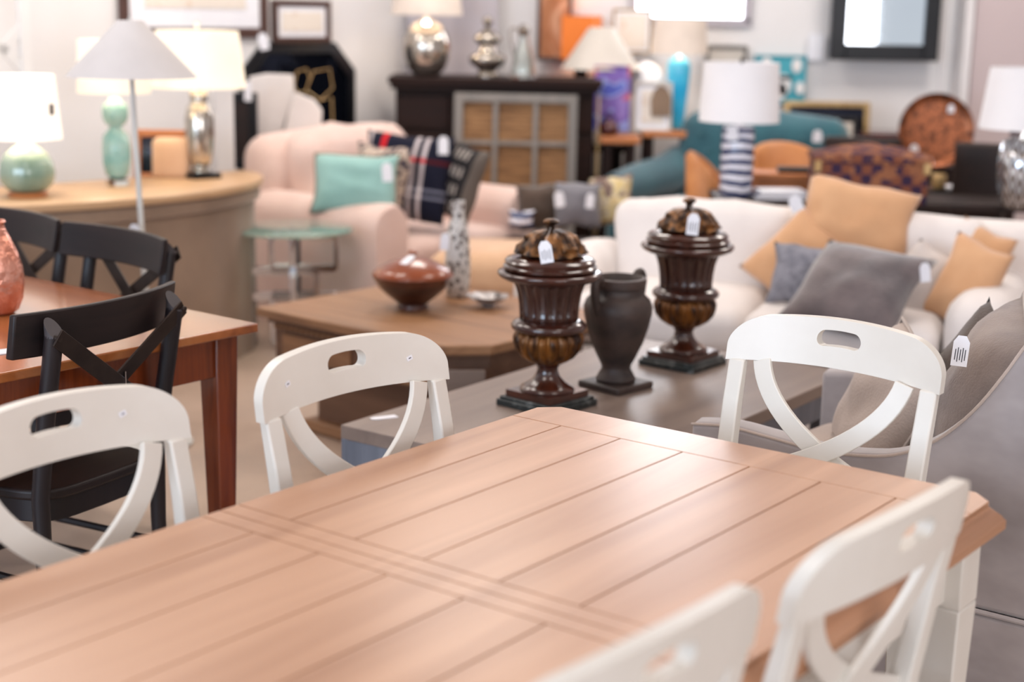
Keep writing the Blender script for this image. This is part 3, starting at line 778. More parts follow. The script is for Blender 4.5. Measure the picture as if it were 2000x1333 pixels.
# local x=-cu, local y: rotate +90 of -cu = (.643?) check sign
lx = -cu; ly = Vector((-lx.y, lx.x, 0)); sg = 1 if ly.dot(cw) > 0 else -1
def octo(e, c_=.12, c2_=.2):
    x0, x1, y0, y1 = -e, CL+e, -e, CD+e
    P_ = [(x0+c_,y0),(x1,y0),(x1,y1-c2_),(x1-c2_,y1),(x0+c_,y1),(x0,y1-c_),(x0,y0+c_)]
    return [(x, sg*y) for x, y in P_]
MB().prism(octo(.0), .445, .48).build('tabletop', 'coffee', cf, bevel=.006)
MB().prism(octo(-.03), .425, .445).build('cornice', 'coffeedark', cf, bevel=.004)
MB().prism(octo(-.05), .29, .425).build('drawer_case', 'coffeedark', cf, bevel=.004)
dn_ = MB()
for i in range(30): dn_.box((.16+i*.029, sg*(.045), .413), (.014,.012,.014))
dn_.build('dentil_moulding', 'coffee', cf, smooth=False)
for x_ in (.36, .78):
    dr = MB().box((x_, sg*.046, .345), (.36,.012,.085)).build('drawer', 'coffee', cf, bevel=.003)
    MB().lathe([(.004,0),(.006,.012),(.013,.018),(.012,.026),(.002,.03)], 16).build('knob', 'espresso', dr, loc=(x_, sg*.04, .345), rot=(R(90)*sg,0,0))
dr = MB().box((CL-.046, sg*.36, .35), (.012,.4,.09)).build('side_panel', 'coffee', cf, bevel=.003)
cpn = MB().box((0,0,0),(.13,.02,.12)).build('corner_panel', 'benchtop', cf, bevel=.004, loc=(.06+.005, sg*.06+.005*sg, .335), rot=(0,0,-R(45)*sg))
MB().prism([(x*1.0, y) for x, y in octo(-.16)], .03, .29).build('pedestal', 'coffeedark', cf, bevel=.004)
MB().prism(octo(-.12), .0, .05).build('plinth', 'coffee', cf, bevel=.008)
# things on it
p = at(806,603,.48)
bw_ = thing('lidded_bowl', 'squat red-brown lidded bowl on the coffee table', 'bowl', p)
k = p.y/F*1.03
pr = [(.056*1,0),(.058,.012),(.052,.02),(.06,.028),(.095,.055),(.125,.085),(.142,.115),(.147,.128)]
pr = [(r_*1.03, z*1.0) for r_, z in pr]
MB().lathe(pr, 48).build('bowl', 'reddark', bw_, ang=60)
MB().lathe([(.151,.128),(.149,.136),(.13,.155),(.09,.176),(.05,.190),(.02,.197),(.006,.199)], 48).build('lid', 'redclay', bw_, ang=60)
MB().lathe([(.007,.196),(.009,.204),(.017,.208),(.018,.214),(.012,.219),(.002,.22)], 20).build('knob', 'redclay', bw_, ang=60)
price_tag('white price tag resting on the lid of the red-brown bowl', tuple(p+Vector((.0,-.028,.204))), .036, .06, yaw=R(-35), lean=R(-66), lines=0)
p = at(893,580,.48)
vs_ = thing('bottle_vase', 'tall speckled black and white bottle vase on the coffee table', 'vase', p)
pr = [(.036,0),(.044,.006),(.049,.06),(.050,.14),(.046,.22),(.042,.27),(.034,.31),(.027,.33),(.025,.35),(.026,.40),(.028,.405),(.024,.405),(.02,.36)]
MB().lathe([(r_*1.0, z*.93) for r_, z in pr], 40).build('body', 'terrazzo', vs_, ang=60)
price_tag('white price tag hanging on the speckled bottle vase', tuple(at(870,458, Y=p.y-.05)), .034, .062, lines=0, roll=R(4))
p = at(953,600,.48)
ds = thing('leaf_dish', 'small fluted silver dish on the coffee table beside the bottle vase', 'dish', p, R(20))
MB().lathe([(.018,0),(.022,.004),(.018,.008),(.04,.018),(.062,.032),(.078,.044),(.076,.046),(.06,.036),(.03,.018),(.004,.012)], 60, mod=lambda i, th, z: 1+(.10*math.cos(7*th) if z > .02 else 0)).build('dish', 'silverleaf', ds, ang=60)

# ------------------------------------------------------------------ white sofa
SL = Vector((.49,6.72,0)); sd = Vector((.934,-.357,0)).normalized()
sf = thing('sofa', 'white slipcovered two-seat sofa heaped with camel and grey cushions', 'sofa', SL, math.atan2(sd.y, sd.x))
# local x along the back, local -y towards the front
soft('base', 'sofa', (1.50,.86,.30), sf, (.75,-.52,.15), .04)
soft('back_frame', 'sofa', (2.02,.22,.785), sf, (1.03,-.06,.3925), .08)
for i in range(2):
    soft('seat_cushion', 'sofa', (.712,.74,.18), sf, (.39+.72*i,-.58-.02*i,.395), .06, .025)
    soft('back_cushion', 'sofa', (.76,.20,.43), sf, (.42+.76*i,-.22,.585), .07, .02, rot=(R(-10),0,0), wob=.02)
for x_ in (-.065, 1.61):
    soft('arm', 'sofa', (.27,.92,.60), sf, (x_,-.47,.30), .11, .01, wob=.008)

# cushions on the sofa
pill('throw_pillow', 'camel', 'camel cushion leaning at the left of the sofa group, behind the grey knitted cushion', 1558, 512, 6.02, 170, 150, .13, yaw=R(-25), lean=R(-18), roll=R(-50), seed=1)
pill('throw_pillow', 'camel', 'large camel cushion standing on top of the pile, topmost on the white sofa', 1674, 432, 6.05, 212, 150, .15, yaw=R(-10), lean=R(-20), roll=R(9), seed=2)
pill('throw_pillow', 'knit', 'small grey cable-knit cushion between the camel and the charcoal plush cushions', 1570, 540, 5.72, 128, 122, .11, yaw=R(-18), lean=R(-20), roll=R(3), seed=3)
pill('throw_pillow', 'plush', 'large charcoal plush cushion lying tilted in the middle of the white sofa', 1672, 566, 5.5, 232, 232, .17, yaw=R(-34), lean=R(-54), roll=R(6), seed=4)
pill('throw_pillow', 'linenlt', 'pale linen cushion behind the charcoal plush cushion, with a tag', 1792, 562, 5.72, 104, 165, .12, yaw=R(-25), lean=R(-20), roll=R(28), seed=5)
pill('throw_pillow', 'camel', 'camel cushion at the right arm of the sofa, front one of two', 1886, 556, 5.62, 116, 172, .15, yaw=R(-30), lean=R(-16), roll=R(20), seed=6)
pill('throw_pillow', 'camel', 'camel cushion at the right arm of the sofa, only its corners showing', 1902, 516, 5.92, 110, 145, .12, yaw=R(-30), lean=R(-14), roll=R(20), seed=7)
price_tag('white price tag on the charcoal plush cushion', tuple(at(1806,516, Y=5.30)), .036, .065, roll=R(-8), lines=0)
price_tag('white price tag at the top of the left camel cushion', tuple(at(1549,385, Y=5.92)), .05, .06, roll=R(-25), lines=0)

# ------------------------------------------------------------------ grey velvet armchair
GP = Vector((.435,3.525,0)); gd_ = Vector((.798,-.602,0)); gn = Vector((.602,.798,0))
ga = thing('armchair', 'taupe-grey velvet armchair with sweeping sloped arms at right', 'armchair', GP, math.atan2(gd_.y, gd_.x))
# local x from the front of the arm to the back, local +y to the other arm
prof = [(0,.615),(.1,.626),(.206,.62),(.337,.612),(.45,.622),(.531,.643),(.609,.689),(.682,.765),(.74,.852),(.785,.93),(.83,.985),(.9,1.0)]
def smoothprof(P_, n=4):
    out = []
    for i in range(len(P_)-1):
        p0 = P_[max(i-1,0)]; p1 = P_[i]; p2 = P_[i+1]; p3 = P_[min(i+2, len(P_)-1)]
        for k in range(n):
            t_ = k/n
            out.append(tuple(.5*((2*b)+(-a+c_)*t_+(2*a-5*b+4*c_-d_)*t_*t_+(-a+3*b-3*c_+d_)*t_**3) for a, b, c_, d_ in zip(p0,p1,p2,p3)))
    out.append(P_[-1]); return out
sp = smoothprof(prof)
GW = .78
def armside(y0, y1, zlow, inset=0):
    rings = []
    for x, z in sp:
        rings.append([(x,y0,zlow),(x,y1,zlow),(x,y1,z-.004),(x,(y0+y1)/2,z+.004),(x,y0,z-.004)])
    return MB().loft(rings)
armside(0,.075,.325).build('arm', 'velvet', ga, bevel=.012, seg=3)
armside(GW-.075,GW,.325).build('arm', 'velvet', ga, bevel=.012, seg=3)
MB().tube([(x, .002, z-.006) for x, z in sp], .0035, 8).build('piping', 'velvetin', ga)
MB().box((.45, .0375, .19), (.9,.075,.25)).box((.45, GW-.0375, .19), (.9,.075,.25)).build('side_base', 'velvet', ga, bevel=.01)
MB().tube([(0,-.003,.322),(.9,-.003,.322)], .006, 8).build('piping', 'velvet', ga)
soft('seat_base', 'velvet', (.84,GW-.15,.28), ga, (.45,GW/2,.20), .03)
soft('seat_cushion', 'velvetin', (.72,GW-.17,.16), ga, (.38,GW/2,.41), .05, .02)
soft('back', 'velvetin', (.16,GW,.82), ga, (.92,GW/2,.57), .06, rot=(0,R(6),0))
for x_ in (.06,.86):
    for y_ in (.05,GW-.05): MB().box((x_, y_, .033), (.045,.045,.066), taper=(.7,.7)).build('leg', 'black', ga)
def gl(x, y, z):  # local -> world
    return GP + gd_*x + gn*y + Vector((0,0,z))
ry = math.atan2(gd_.y, gd_.x)
pillow('throw_pillow', 'velvetin', 'taupe velvet cushion with piping at the front of the grey armchair seat', .42,.36,.17, gl(.34,.36,.63), yaw=ry-R(48), lean=R(-24), roll=R(10), seed=11, piping='velvetpipe')
pillow('throw_pillow', 'brownvel', 'brown velvet cushion behind the taupe one, its corner peaking in the armchair', .38,.38,.14, gl(.49,.46,.67), yaw=ry-R(55), lean=R(-18), roll=R(22), seed=12)
pillow('throw_pillow', 'linenbei', 'large pale beige and grey cushion with a price tag leaning in the grey armchair', .42,.44,.24, gl(.625,.29,.71), yaw=ry-R(66), lean=R(-16), roll=R(6), seed=13, piping='velvetpipe')
price_tag('white printed price tag hanging on the beige cushion in the grey armchair', tuple(on_plane(1880,660,(gl(.5,.03,0).x,gl(.5,.03,0).y),(gd_.x,gd_.y))), .034, .062, yaw=ry*.3, lean=R(-4), roll=R(4), lines=5)

# ------------------------------------------------------------------ demilune console, lamps at left
D1 = at(500,366,.8); D0 = at(0,395,.8); DB = at(400,343,.8)
DC = Vector((-2.06,6.62,0)); dang = math.atan2(.80,.60)-0      # straight side runs along the wall direction
dc = thing('demilune_console', 'half-round pale oak console with taupe fabric skirt at left', 'console', DC, R(44))
RX, RY = 1.05, .68
def half(e, z, n=40, back=0):
    return [((RX+e)*math.cos(PI+PI*i/n), (RY+e)*math.sin(PI+PI*i/n), z) for i in range(n+1)]
MB().loft([half(-.01,.765), half(.0,.77), half(.0,.795), half(-.006,.8)]).build('tabletop', 'oaktop', dc, ang=40)
MB().loft([half(-.03,.70), half(-.018,.71), half(-.018,.755), half(-.03,.765)]).build('band', 'skirt', dc, ang=40)
rings = []
for z in (0,.1,.3,.5,.71):
    ring = []
    for i in range(81):
        th = PI+PI*i/80; w_ = 1+.006*math.sin(i*1.1)*(1-z)
        ring.append(((RX-.045)*math.cos(th)*w_, (RY-.045)*math.sin(th)*w_, z))
    rings.append(ring)
MB().loft(rings).build('skirt', 'skirt', dc, ang=60)

def drum(name, mt, parent, r0, r1, z0, z1, sides=48, loc=None):
    m_ = MB()
    def ring(r_, z):
        return [(r_*math.cos(2*PI*i/sides), r_*math.sin(2*PI*i/sides), z) for i in range(sides)]
    m_.loft([ring(r0-.004,z0+.002), ring(r0,z0), ring(r1,z1), ring(r1-.004,z1-.002), ring(r0-.004,z0+.002)], cap=False)
    return m_.build(name, mt, parent, ang=50, loc=loc)
def glow(parent, z, power, col=(1,.88,.72), r_=.05):
    l = bpy.data.lights.new('bulb_light', 'POINT'); l.energy = power; l.color = col; l.shadow_soft_size = r_
    o = bpy.data.objects.new('bulb_light', l); COL.objects.link(o); o.parent = parent; o.location = (0,0,z)
def S_(Y): return Y/F*1.005
# lamp 1: gourd
p = at(55,384,.8); k = S_(p.y)
l1 = thing('table_lamp', 'green ribbed gourd table lamp with lit white drum shade at far left', 'lamp', p)
MB().lathe([(.075,0),(.08,.012),(.075,.02)], 32).build('foot', 'orangewood', l1, ang=50)
pr = [(.05,.02),(.08,.03),(.106,.06),(.112,.1),(.105,.14),(.085,.175),(.055,.2),(.03,.213),(.022,.225)]
MB().lathe(pr, 72, mod=lambda i, th, z: 1+.03*abs(math.cos(th*5))-.02).build('gourd_body', 'celadon', l1, ang=180)
MB().tube([(0,0,.225),(0,0,.30)], .008, 8).build('stem', 'chrome', l1)
drum('lamp_shade', 'lit', l1, .145, .125, .235, .49); glow(l1, .37, 2.2)
tag(MB().box((0,0,0),(.018,.002,.045)).build('shade_ticket', 'brownvel', loc=at(101,214, Y=p.y-.125)), 'small dark ticket on the shade of the green gourd lamp', 'ticket')
# lamp 2: aqua glass
p = at(230,362,.8)
l2 = thing('table_lamp', 'aqua glass stacked-bulb table lamp behind the floor lamp pole', 'lamp', p)
MB().lathe([(.045,0),(.05,.01),(.05,.025),(.03,.03)], 32).build('foot', 'glass', l2, ang=50)
MB().lathe([(.03,.03),(.05,.05),(.06,.1),(.062,.16),(.056,.215),(.03,.245),(.025,.255),(.044,.27),(.055,.295),(.056,.33),(.05,.35),(.028,.365),(.02,.38)], 40).build('glass_body', 'aquaglass', l2, ang=180)
drum('lamp_shade', 'lit2', l2, .155, .145, .40, .625); glow(l2, .5, 3)
# lamp 3: mercury / crystal on black base
p = at(392,347,.8)
l3 = thing('table_lamp', 'silvery glass table lamp on black square base with large lit cream shade', 'lamp', p, R(40))
MB().box((0,0,.012),(.14,.14,.024)).build('foot', 'black', l3, bevel=.003)
MB().lathe([(.045,.024),(.052,.03),(.03,.045),(.045,.06),(.06,.11),(.068,.2),(.066,.27),(.055,.32),(.038,.345),(.04,.36),(.042,.39),(.028,.4),(.02,.42)], 40).build('glass_body', 'merc', l3, ang=60)
drum('lamp_shade', 'lit2', l3, .215, .185, .41, .665)
MB().lathe([(.003,.40),(.003,.68),(.012,.685),(.014,.70),(.004,.708)], 12).build('finial', 'ivorym', l3); glow(l3, .54, 3)
# floor lamp
pb_ = at(290,700,0)
Yf = 5.35; ptop_ = at(257,150, Y=Yf); pbot = at(284,560, Y=Yf)
fl_ = thing('floor_lamp', 'white floor lamp with wide empire shade and thin leaning pole', 'lamp', (pbot.x+.02, Yf, 0))
q = ptop_-Vector((pbot.x+.02, Yf, 0)); q2 = pbot-Vector((pbot.x+.02, Yf, 0))
MB().lathe([(.13,0),(.135,.008),(.12,.018),(.02,.024),(.012,.04)], 40).build('base', 'ivorym', fl_, ang=50)
MB().tube([(q2.x*.6,0,.02), tuple(q2), tuple(q)], [.012,.0115,.0085], 12).build('pole', 'ivorym', fl_)
k = S_(Yf)
zs0 = at(257,150, Y=Yf).z; 
drum('lamp_shade', 'shadegrey', fl_, 124*k, 24*k, 0, 106*k, loc=(q.x, 0, q.z-.0))
MB().tube([(q.x,0,q.z),(q.x,0,q.z+112*k)], .006, 8).build('finial', 'ivorym', fl_)
price_tag('white price tag tied to the pole of the floor lamp', tuple(at(262,440, Y=Yf-.06)), .036, .045, lines=0)
# objects leaning at the back of the console
def panel(name, label, cat, x0, y0, x1, y1, Y=None, wall=None, fw=.04, th=.03, fm='brownframe', im='paper', bm=None, lean=0, part='picture', bw=.0, group=None):
    """framed flat thing whose outline in the frame is x0..x1, y0..y1"""
    if wall: a, b = on_plane(x0,(y0+y1)/2,*wall), on_plane(x1,(y0+y1)/2,*wall); T_ = on_plane((x0+x1)/2,y0,*wall); B_ = on_plane((x0+x1)/2,y1,*wall)
    else: a, b = at(x0,(y0+y1)/2, Y=Y), at(x1,(y0+y1)/2, Y=Y); T_, B_ = at((x0+x1)/2,y0, Y=Y), at((x0+x1)/2,y1, Y=Y)
    w, h = math.hypot(b.x-a.x, b.y-a.y), T_.z-B_.z
    yaw = math.atan2(b.y-a.y, b.x-a.x)
    cx_, cy_ = (a.x+b.x)/2, (a.y+b.y)/2
    t = thing(name, label, cat, (cx_+math.sin(yaw)*(th/2+.004), cy_-math.cos(yaw)*(th/2+.004), B_.z), group=group, rot=(lean,0,yaw))
    fr = MB()
    for rr in ((-w/2+fw/2,0,h/2,fw,h),(w/2-fw/2,0,h/2,fw,h)): fr.box(rr[:3],(rr[3],th,rr[4]))
    for z_ in (fw/2, h-fw/2): fr.box((0,0,z_),(w-2*fw+.001,th,fw))
    fr.build('frame', fm, t, bevel=min(.006, fw*.2))
    if bm: MB().box((0,.004,h/2),(w-2*fw,th*.4,h-2*fw)).build('mount', bm, t, smooth=False)
    MB().box((0,0 if bm else .004,h/2),(w-2*fw-2*bw,th*.5,h-2*fw-2*bw)).build(part, im, t, smooth=False)
    return t
LW = (WP, WD)
panel('framed_mirror', 'wooden-topped framed mirror standing low behind the glass lamps', 'mirror', 262, 253, 372, 352, Y=7.15, fw=.035, fm='orangewood', im='darkmirror', part='mirror_glass', lean=R(-6))
p = at(335,345,.8)
tag(soft('cushion_box', 'tan', (.17,.09,.19), None, at(335,309, Y=6.98), .03), 'small tan upholstered block behind the silvery glass lamp', 'box')
panel('picture_frame', 'wide dark-framed print hanging high at the upper left', 'picture', 226, -150, 516, 74, wall=LW, fw=.055, im='sketch', bm='paper', bw=.10)
panel('picture_frame', 'small dark-framed sketch hanging above the black octagonal mirror', 'picture', 528, 0, 640, 84, wall=LW, fw=.035, im='sketch', bm='paper', bw=.03)
# white lattice shelf end at upper left
Yx = 7.1
q0 = at(52,160, Y=Yx); topz = 2.35
xl = thing('lattice_shelf', 'white painted open shelf with crossed diagonal side at the upper left edge', 'shelf', (q0.x, Yx, 0), math.atan2(WD[1], WD[0])-R(12))
for x_ in (0, -.75):
    MB().box((x_, 0, topz/2),(.05,.045,topz)).build('post', 'white', xl, bevel=.003)
za, zb = at(30,150, Y=Yx).z, at(30,40, Y=Yx).z
for (p0, p1) in (((-.62,.0,za-.42),(0,0,zb-.02)), ((-.62,.0,zb+.42),(0,0,za+.02))):
    MB().tube([p0,p1], 1, flat=(.045,.02,(0,1,0))).build('diagonal_brace', 'white', xl, bevel=.002)
for z in (.3,.8,za-.05,2.3): MB().box((-.375,.09,z),(.78,.20,.025)).build('shelf_board', 'white', xl, bevel=.003)
# black bevelled mirror (cut corners) leaning on the left wall
MW = ((-1.28,8.75-.0), WD)
def mloc(x, y): return on_plane(x, y, *MW)
a, b = mloc(470,200), mloc(692,200); zt, zb = mloc(580,83).z, .02
w = math.hypot(b.x-a.x, b.y-a.y); yaw = math.atan2(b.y-a.y, b.x-a.x); h = zt-zb
om = thing('octagonal_mirror', 'tall black-framed dark mirror with cut corners behind the pink armchair', 'mirror', ((a.x+b.x)/2,(a.y+b.y)/2, zb), yaw)
def oct8(e, cc): 
    x_, z0_, z1_ = w/2-e, e, h-e
    return [(-x_,z0_),(x_,z0_),(x_,z1_-cc),(x_-cc,z1_),(-x_+cc,z1_),(-x_,z1_-cc)]
o8, i8 = oct8(0,.16), oct8(.06,.135)
MB().loft([[(x,y,z) for x, z in P_] for P_, y in ((o8,.03),(o8,-.01),(i8,-.02),(i8,.0))], cap=False).build('frame', 'black', om, ang=30)
MB().loft([[(x,.0,z) for x, z in i8],[(x,.02,z) for x, z in i8]]).build('mirror_glass', 'darkmirror', om, smooth=False)
panel('dark_frame', 'tall black frame standing left of the octagonal mirror, behind the cream shade', 'frame', 443, 180, 505, 330, Y=8.1, fw=.05, fm='black', im='espresso')
tag(MB().box((0,0,.6),(.09,.03,1.2)).build('beige_board', 'trim', loc=(at(440,300, Y=7.75).x,7.75,0), bevel=.003), 'narrow beige board standing between the silvery lamp and the black frame', 'board')
# white hide-like draped panels and wire sculpture in front of the mirror
wp = MB()
def slab(pts, Y, dy=.03):
    P_ = [at(x,y, Y=Y) for x, y in pts]; return MB().loft([[tuple(q) for q in P_],[(q.x,q.y+dy,q.z) for q in P_]])
ca_ = slab([(486,150),(520,144),(572,146),(574,190),(556,240),(545,290),(500,290)], 8.25).build('canvas_bag', 'sofa', bevel=.008)
tag(ca_, 'off-white canvas piece hanging in front of the black octagonal mirror, left one of two', 'canvas')
cb_ = slab([(575,180),(612,195),(628,215),(625,280),(575,285),(552,262)], 8.2).build('canvas_bag', 'sofa', bevel=.008)
tag(cb_, 'off-white canvas piece hanging in front of the black octagonal mirror, right one of two', 'canvas')
ws = thing('wire_sculpture', 'thin brass wire hexagon sculpture in front of the black mirror', 'sculpture', at(612,200, Y=8.3))
def wire(pts): 
    P_ = [at(x,y, Y=8.3)-at(612,200, Y=8.3) for x, y in pts]; MB().tube([tuple(q) for q in P_], .0045, 6, closed=len(pts)>3).build('wire_ring', 'goldframe', ws)
wire([(574,168),(580,140),(598,134),(606,152),(598,178),(582,182)]); wire([(598,176),(612,140),(644,134),(650,172),(625,196)])
wire([(625,196),(648,190),(650,245)])
price_tag('white price tag at the top left corner of the black octagonal mirror', tuple(at(511,66, Y=8.15)), .05, .085, roll=R(-12), lines=0)
price_tag('white price tag low on the left side of the black octagonal mirror', tuple(at(484,160, Y=8.05)), .04, .10, lines=0)

# ------------------------------------------------------------------ pink armchair, ottoman, glass table
PKd = Vector((.78,-.63,0)).normalized(); PKn = Vector((.63,.78,0)).normalized(); PK0 = Vector((-1.32,7.72,0))
pk_ = thing('armchair', 'pink linen slipcovered rolled-arm armchair holding four cushions', 'armchair', PK0, math.atan2(PKd.y, PKd.x))
# local x towards its front, local +y to the right-hand arm
PW = 1.12
soft('seat_base', 'pink', (.86,PW-.1,.30), pk_, (.46,PW/2,.15), .04)
def rolled(y0, sgn_):
    rings = []
    for x in [.0,.03,.2,.4,.6,.8,.87,.9]:
        r_ = .125*(1 if .03 <= x <= .87 else .9)
        ring = []
        for k in range(20):
            th = 2*PI*k/20
            y = y0+r_*math.cos(th); z = .54+r_*math.sin(th)
            if math.sin(th) < -.3: z = .0; y = y0+(.085 if math.cos(th) > 0 else -.085)*(1 if abs(math.cos(th)) > .3 else abs(math.cos(th))/.3)
            ring.append((x,y,z+mnoise.noise(Vector((x*3,k*.3,y0)))*.008*(z > 0)))
        rings.append(ring)
    return MB().loft(rings)
rolled(.06,-1).build('arm', 'pink', pk_, ang=50); rolled(PW-.06,1).build('arm', 'pink', pk_, ang=50)
soft('back', 'pink', (.26,PW-.02,.93), pk_, (-.04,PW/2,.465), .12, .03, wob=.02)
soft('back_cushion', 'pink', (.22,PW-.28,.50), pk_, (.13,PW/2,.70), .10, .03, rot=(0,R(-10),0), wob=.03)
soft('seat_cushion', 'pink', (.76,PW-.26,.18), pk_, (.52,PW/2,.38), .06, .03)
MT['mint'] = fabric('mint_cotton', (150,190,184), (140,180,174))
pill('throw_pillow', 'mint', 'mint rectangular cushion with dark piping on the pink armchair', 694, 360, 7.35, 172, 118, .14, yaw=R(-10), lean=R(-14), roll=R(-1), seed=21, piping='skirt')
pill('throw_pillow', 'ikat', 'beige cushion with dark blotched border pattern behind the mint cushion', 738, 362, 7.55, 140, 160, .14, yaw=R(-38), lean=R(-12), roll=R(3), seed=22)
pill('throw_pillow', 'plaid', 'navy plaid cushion with white and red stripes on the pink armchair', 794, 347, 7.62, 180, 172, .15, yaw=R(-14), lean=R(-14), roll=R(4), seed=23)
pill('throw_pillow', 'glyph', 'black cushion with woven cream glyph pattern right of the plaid cushion', 896, 355, 7.62, 100, 150, .14, yaw=R(-30), lean=R(-12), roll=R(14), seed=24)
price_tag('white price tag on the mint cushion', tuple(at(755,320, Y=7.2)), .05, .085, lines=0, roll=R(-4))
price_tag('white price tag on the navy plaid cushion', tuple(at(866,268, Y=7.45)), .05, .085, lines=0)
OT = at(960,470,.45)
ot = thing('ottoman', 'tan upholstered ottoman between the pink armchair and the sofa', 'ottoman', (.0,7.22,0), R(-10))
soft('cushion_top', 'tan', (.74,.60,.20), ot, (0,0,.36), .08, .03); soft('body', 'tan', (.69,.55,.27), ot, (0,0,.135), .03)
gt = thing('side_table', 'round glass-topped side table with chrome square-link base', 'table', (-1.03,7.0,0))
MB().lathe([(.0,.0),(.275,.0),(.28,.004),(.28,.010),(.275,.014),(0,.014)], 56, c=(0,0,.56)).build('glass_top', 'gglass', gt, ang=40)
lk = MB()
def sq_link(cx_, cz_, w_, h_, yaw_, off):
    for (dx, dz, ww, hh) in ((-w_/2,0,.022,h_),(w_/2,0,.022,h_),(0,h_/2,w_,.022),(0,-h_/2,w_,.022)):
        q = Matrix.Rotation(yaw_,4,'Z') @ Vector((cx_+dx, off, 0)); lk.box((q.x,q.y,cz_+dz),(ww+.0,.03,hh+.02), rz=yaw_)
for i, yw in enumerate((R(8), R(98))):
    sq_link(.05, .46, .30, .16, yw, .0); sq_link(-.05, .31, .32, .12, yw, 0); sq_link(.05, .14, .30, .22, yw, 0)
lk.build('base', 'chrome', gt, bevel=.003)
MB().box((.02,.02,.27),(.02,.02,.54)).build('post', 'black', gt)

# ------------------------------------------------------------------ cushions on a low bench in the middle distance
p = at(1125,445,.42)
lb = thing('upholstered_bench', 'low dark bench carrying three cushions behind the sofa arm', 'bench', (.40,7.75,0))
soft('seat', 'espresso', (.95,.40,.12), lb, (0,0,.36), .03)
for x_ in (-.42,.42):
    for y_ in (-.15,.15): MB().box((x_,y_,.15),(.04,.04,.30)).build('leg', 'espresso', lb)
pill('throw_pillow', 'brownvel', 'dark taupe cushion at the left of the middle-distance trio', 1056, 405, 7.68, 95, 90, .13, yaw=R(12), lean=R(-14), roll=R(-4), seed=31)
pill('throw_pillow', 'cablegrey', 'plain grey cushion in the middle of the middle-distance trio', 1130, 400, 7.62, 92, 88, .13, yaw=R(4), lean=R(-14), roll=R(2), seed=32)
pill('throw_pillow', 'floral', 'floral yellow and beige cushion at the right of the middle-distance trio', 1194, 392, 7.72, 88, 98, .13, yaw=R(-18), lean=R(-14), roll=R(-8), seed=33)
pill('throw_pillow', 'stripeblue', 'small blue and white cushion peeping low beside the pink armchair arm', 1018, 428, 7.5, 50, 34, .08, seed=34)
price_tag('white price tag between the dark taupe and grey cushions', tuple(at(1091,376, Y=7.56)), .05, .075, lines=0, roll=R(-8))
price_tag('white price tag on the grey cushion next to the floral one', tuple(at(1154,380, Y=7.53)), .042, .07, lines=0, roll=R(5))

# ------------------------------------------------------------------ dark mantel chest and what stands on it
MY = 8.75
mz = at(970,153, Y=MY).z
xa, xb, xc = at(765,155, Y=MY).x, at(884,155, Y=MY).x, at(1170,155, Y=MY).x
mc = thing('mantel', 'dark walnut fireplace surround carrying silver lamps and urns', 'mantel', ((xa+xc)/2, MY+.22, 0))
w = xc-xa; hw = w/2
MB().box((0,0,mz-.02),(w+.04,.50,.04)).box((0,-.005,mz-.055),(w+.01,.47,.03)).build('mantel_shelf', 'walnut', mc, bevel=.006)
bd = MB().box((0,.02,(mz-.07)/2),(w-.04,.40,mz-.07))
bd.build('body', 'walnut', mc, bevel=.003)
xm = xb-(xa+xc)/2
for (x0_, x1_) in ((-hw+.03, xm-.02), (xm, hw-.03)):
    for z0_, z1_ in ((mz-.30,mz-.10),(mz-.58,mz-.32),(.1,mz-.60)):
        MB().box(((x0_+x1_)/2,-.185,(z0_+z1_)/2),(x1_-x0_,.02,z1_-z0_)).build('panel', 'walnut', mc, bevel=.006)
MB().box((hw+.005,-.185,mz/2-.04),(.012,.012,mz-.1)).build('edge_strip', 'goldframe', mc)
# six-pane wooden window frame with woven backing, leaning on the mantel front
WYf = 8.48
def R4(x, y): return at(x, y, Y=WYf)
a, b = R4(884,200), R4(1128,192); h_ = R4(1000,190).z-R4(1000,372).z
wf_ = thing('window_frame', 'old grey wooden six-pane window frame with woven backing leaning on the mantel', 'window frame', ((a.x+b.x)/2, WYf, R4(1000,190).z-.78), rot=(R(-8),0,R(-3)))
fw_, fh_ = (b.x-a.x), .80
fb = MB()
for x_ in (-fw_/2+.025, fw_/2-.025): fb.box((x_,0,fh_/2),(.05,.04,fh_))
for z_ in (.025, fh_-.025): fb.box((0,0,z_),(fw_-.1,.04,.05))
fb.build('frame', 'greyframe', wf_, bevel=.004)
mn = MB()
for x_ in (-fw_/6, fw_/6): mn.box((x_*.98,0,fh_/2),(.028,.03,fh_-.1))
for z_ in (.28,.525): mn.box((0,.001,z_),(fw_-.1,.028,.024))
mn.build('muntins', 'greyframe', wf_, bevel=.003)
MB().box((0,.016,fh_/2),(fw_-.09,.006,fh_-.09)).build('woven_backing', 'wickertan', wf_, smooth=False)
# lavender-grey panelled column behind
x0_, x1_ = at(795,60, Y=9.35).x, at(972,60, Y=9.35).x
tag(MB().box(((x0_+x1_)/2,9.42,1.5),(x1_-x0_,.12,3.0)).build('panelled_column', 'lav', bevel=.003), 'tall grey-lavender wood panel standing behind the mantel', 'panel')
def put(x, y, Y): return at(x, y, Y=Y)
def stand(x, Y, z): q = at(x, 100, Y=Y); return (q.x, Y, z)
k = S_(MY+.1)
ml = thing('table_lamp', 'round mercury glass lamp with beige shade on the left of the mantel', 'lamp', stand(833, MY+.15, mz))
MB().lathe([(.06,0),(.075,.01),(.105,.04),(.13,.10),(.138,.165),(.13,.22),(.105,.27),(.07,.30),(.03,.315),(.018,.33)], 48).build('globe_body', 'merc', ml, ang=180)
MB().tube([(0,0,.33),(0,0,.45)], .01, 8).build('stem', 'ivorym', ml)
drum('lamp_shade', 'litmantel', ml, .205, .175, .345, .60); glow(ml, .46, 4)
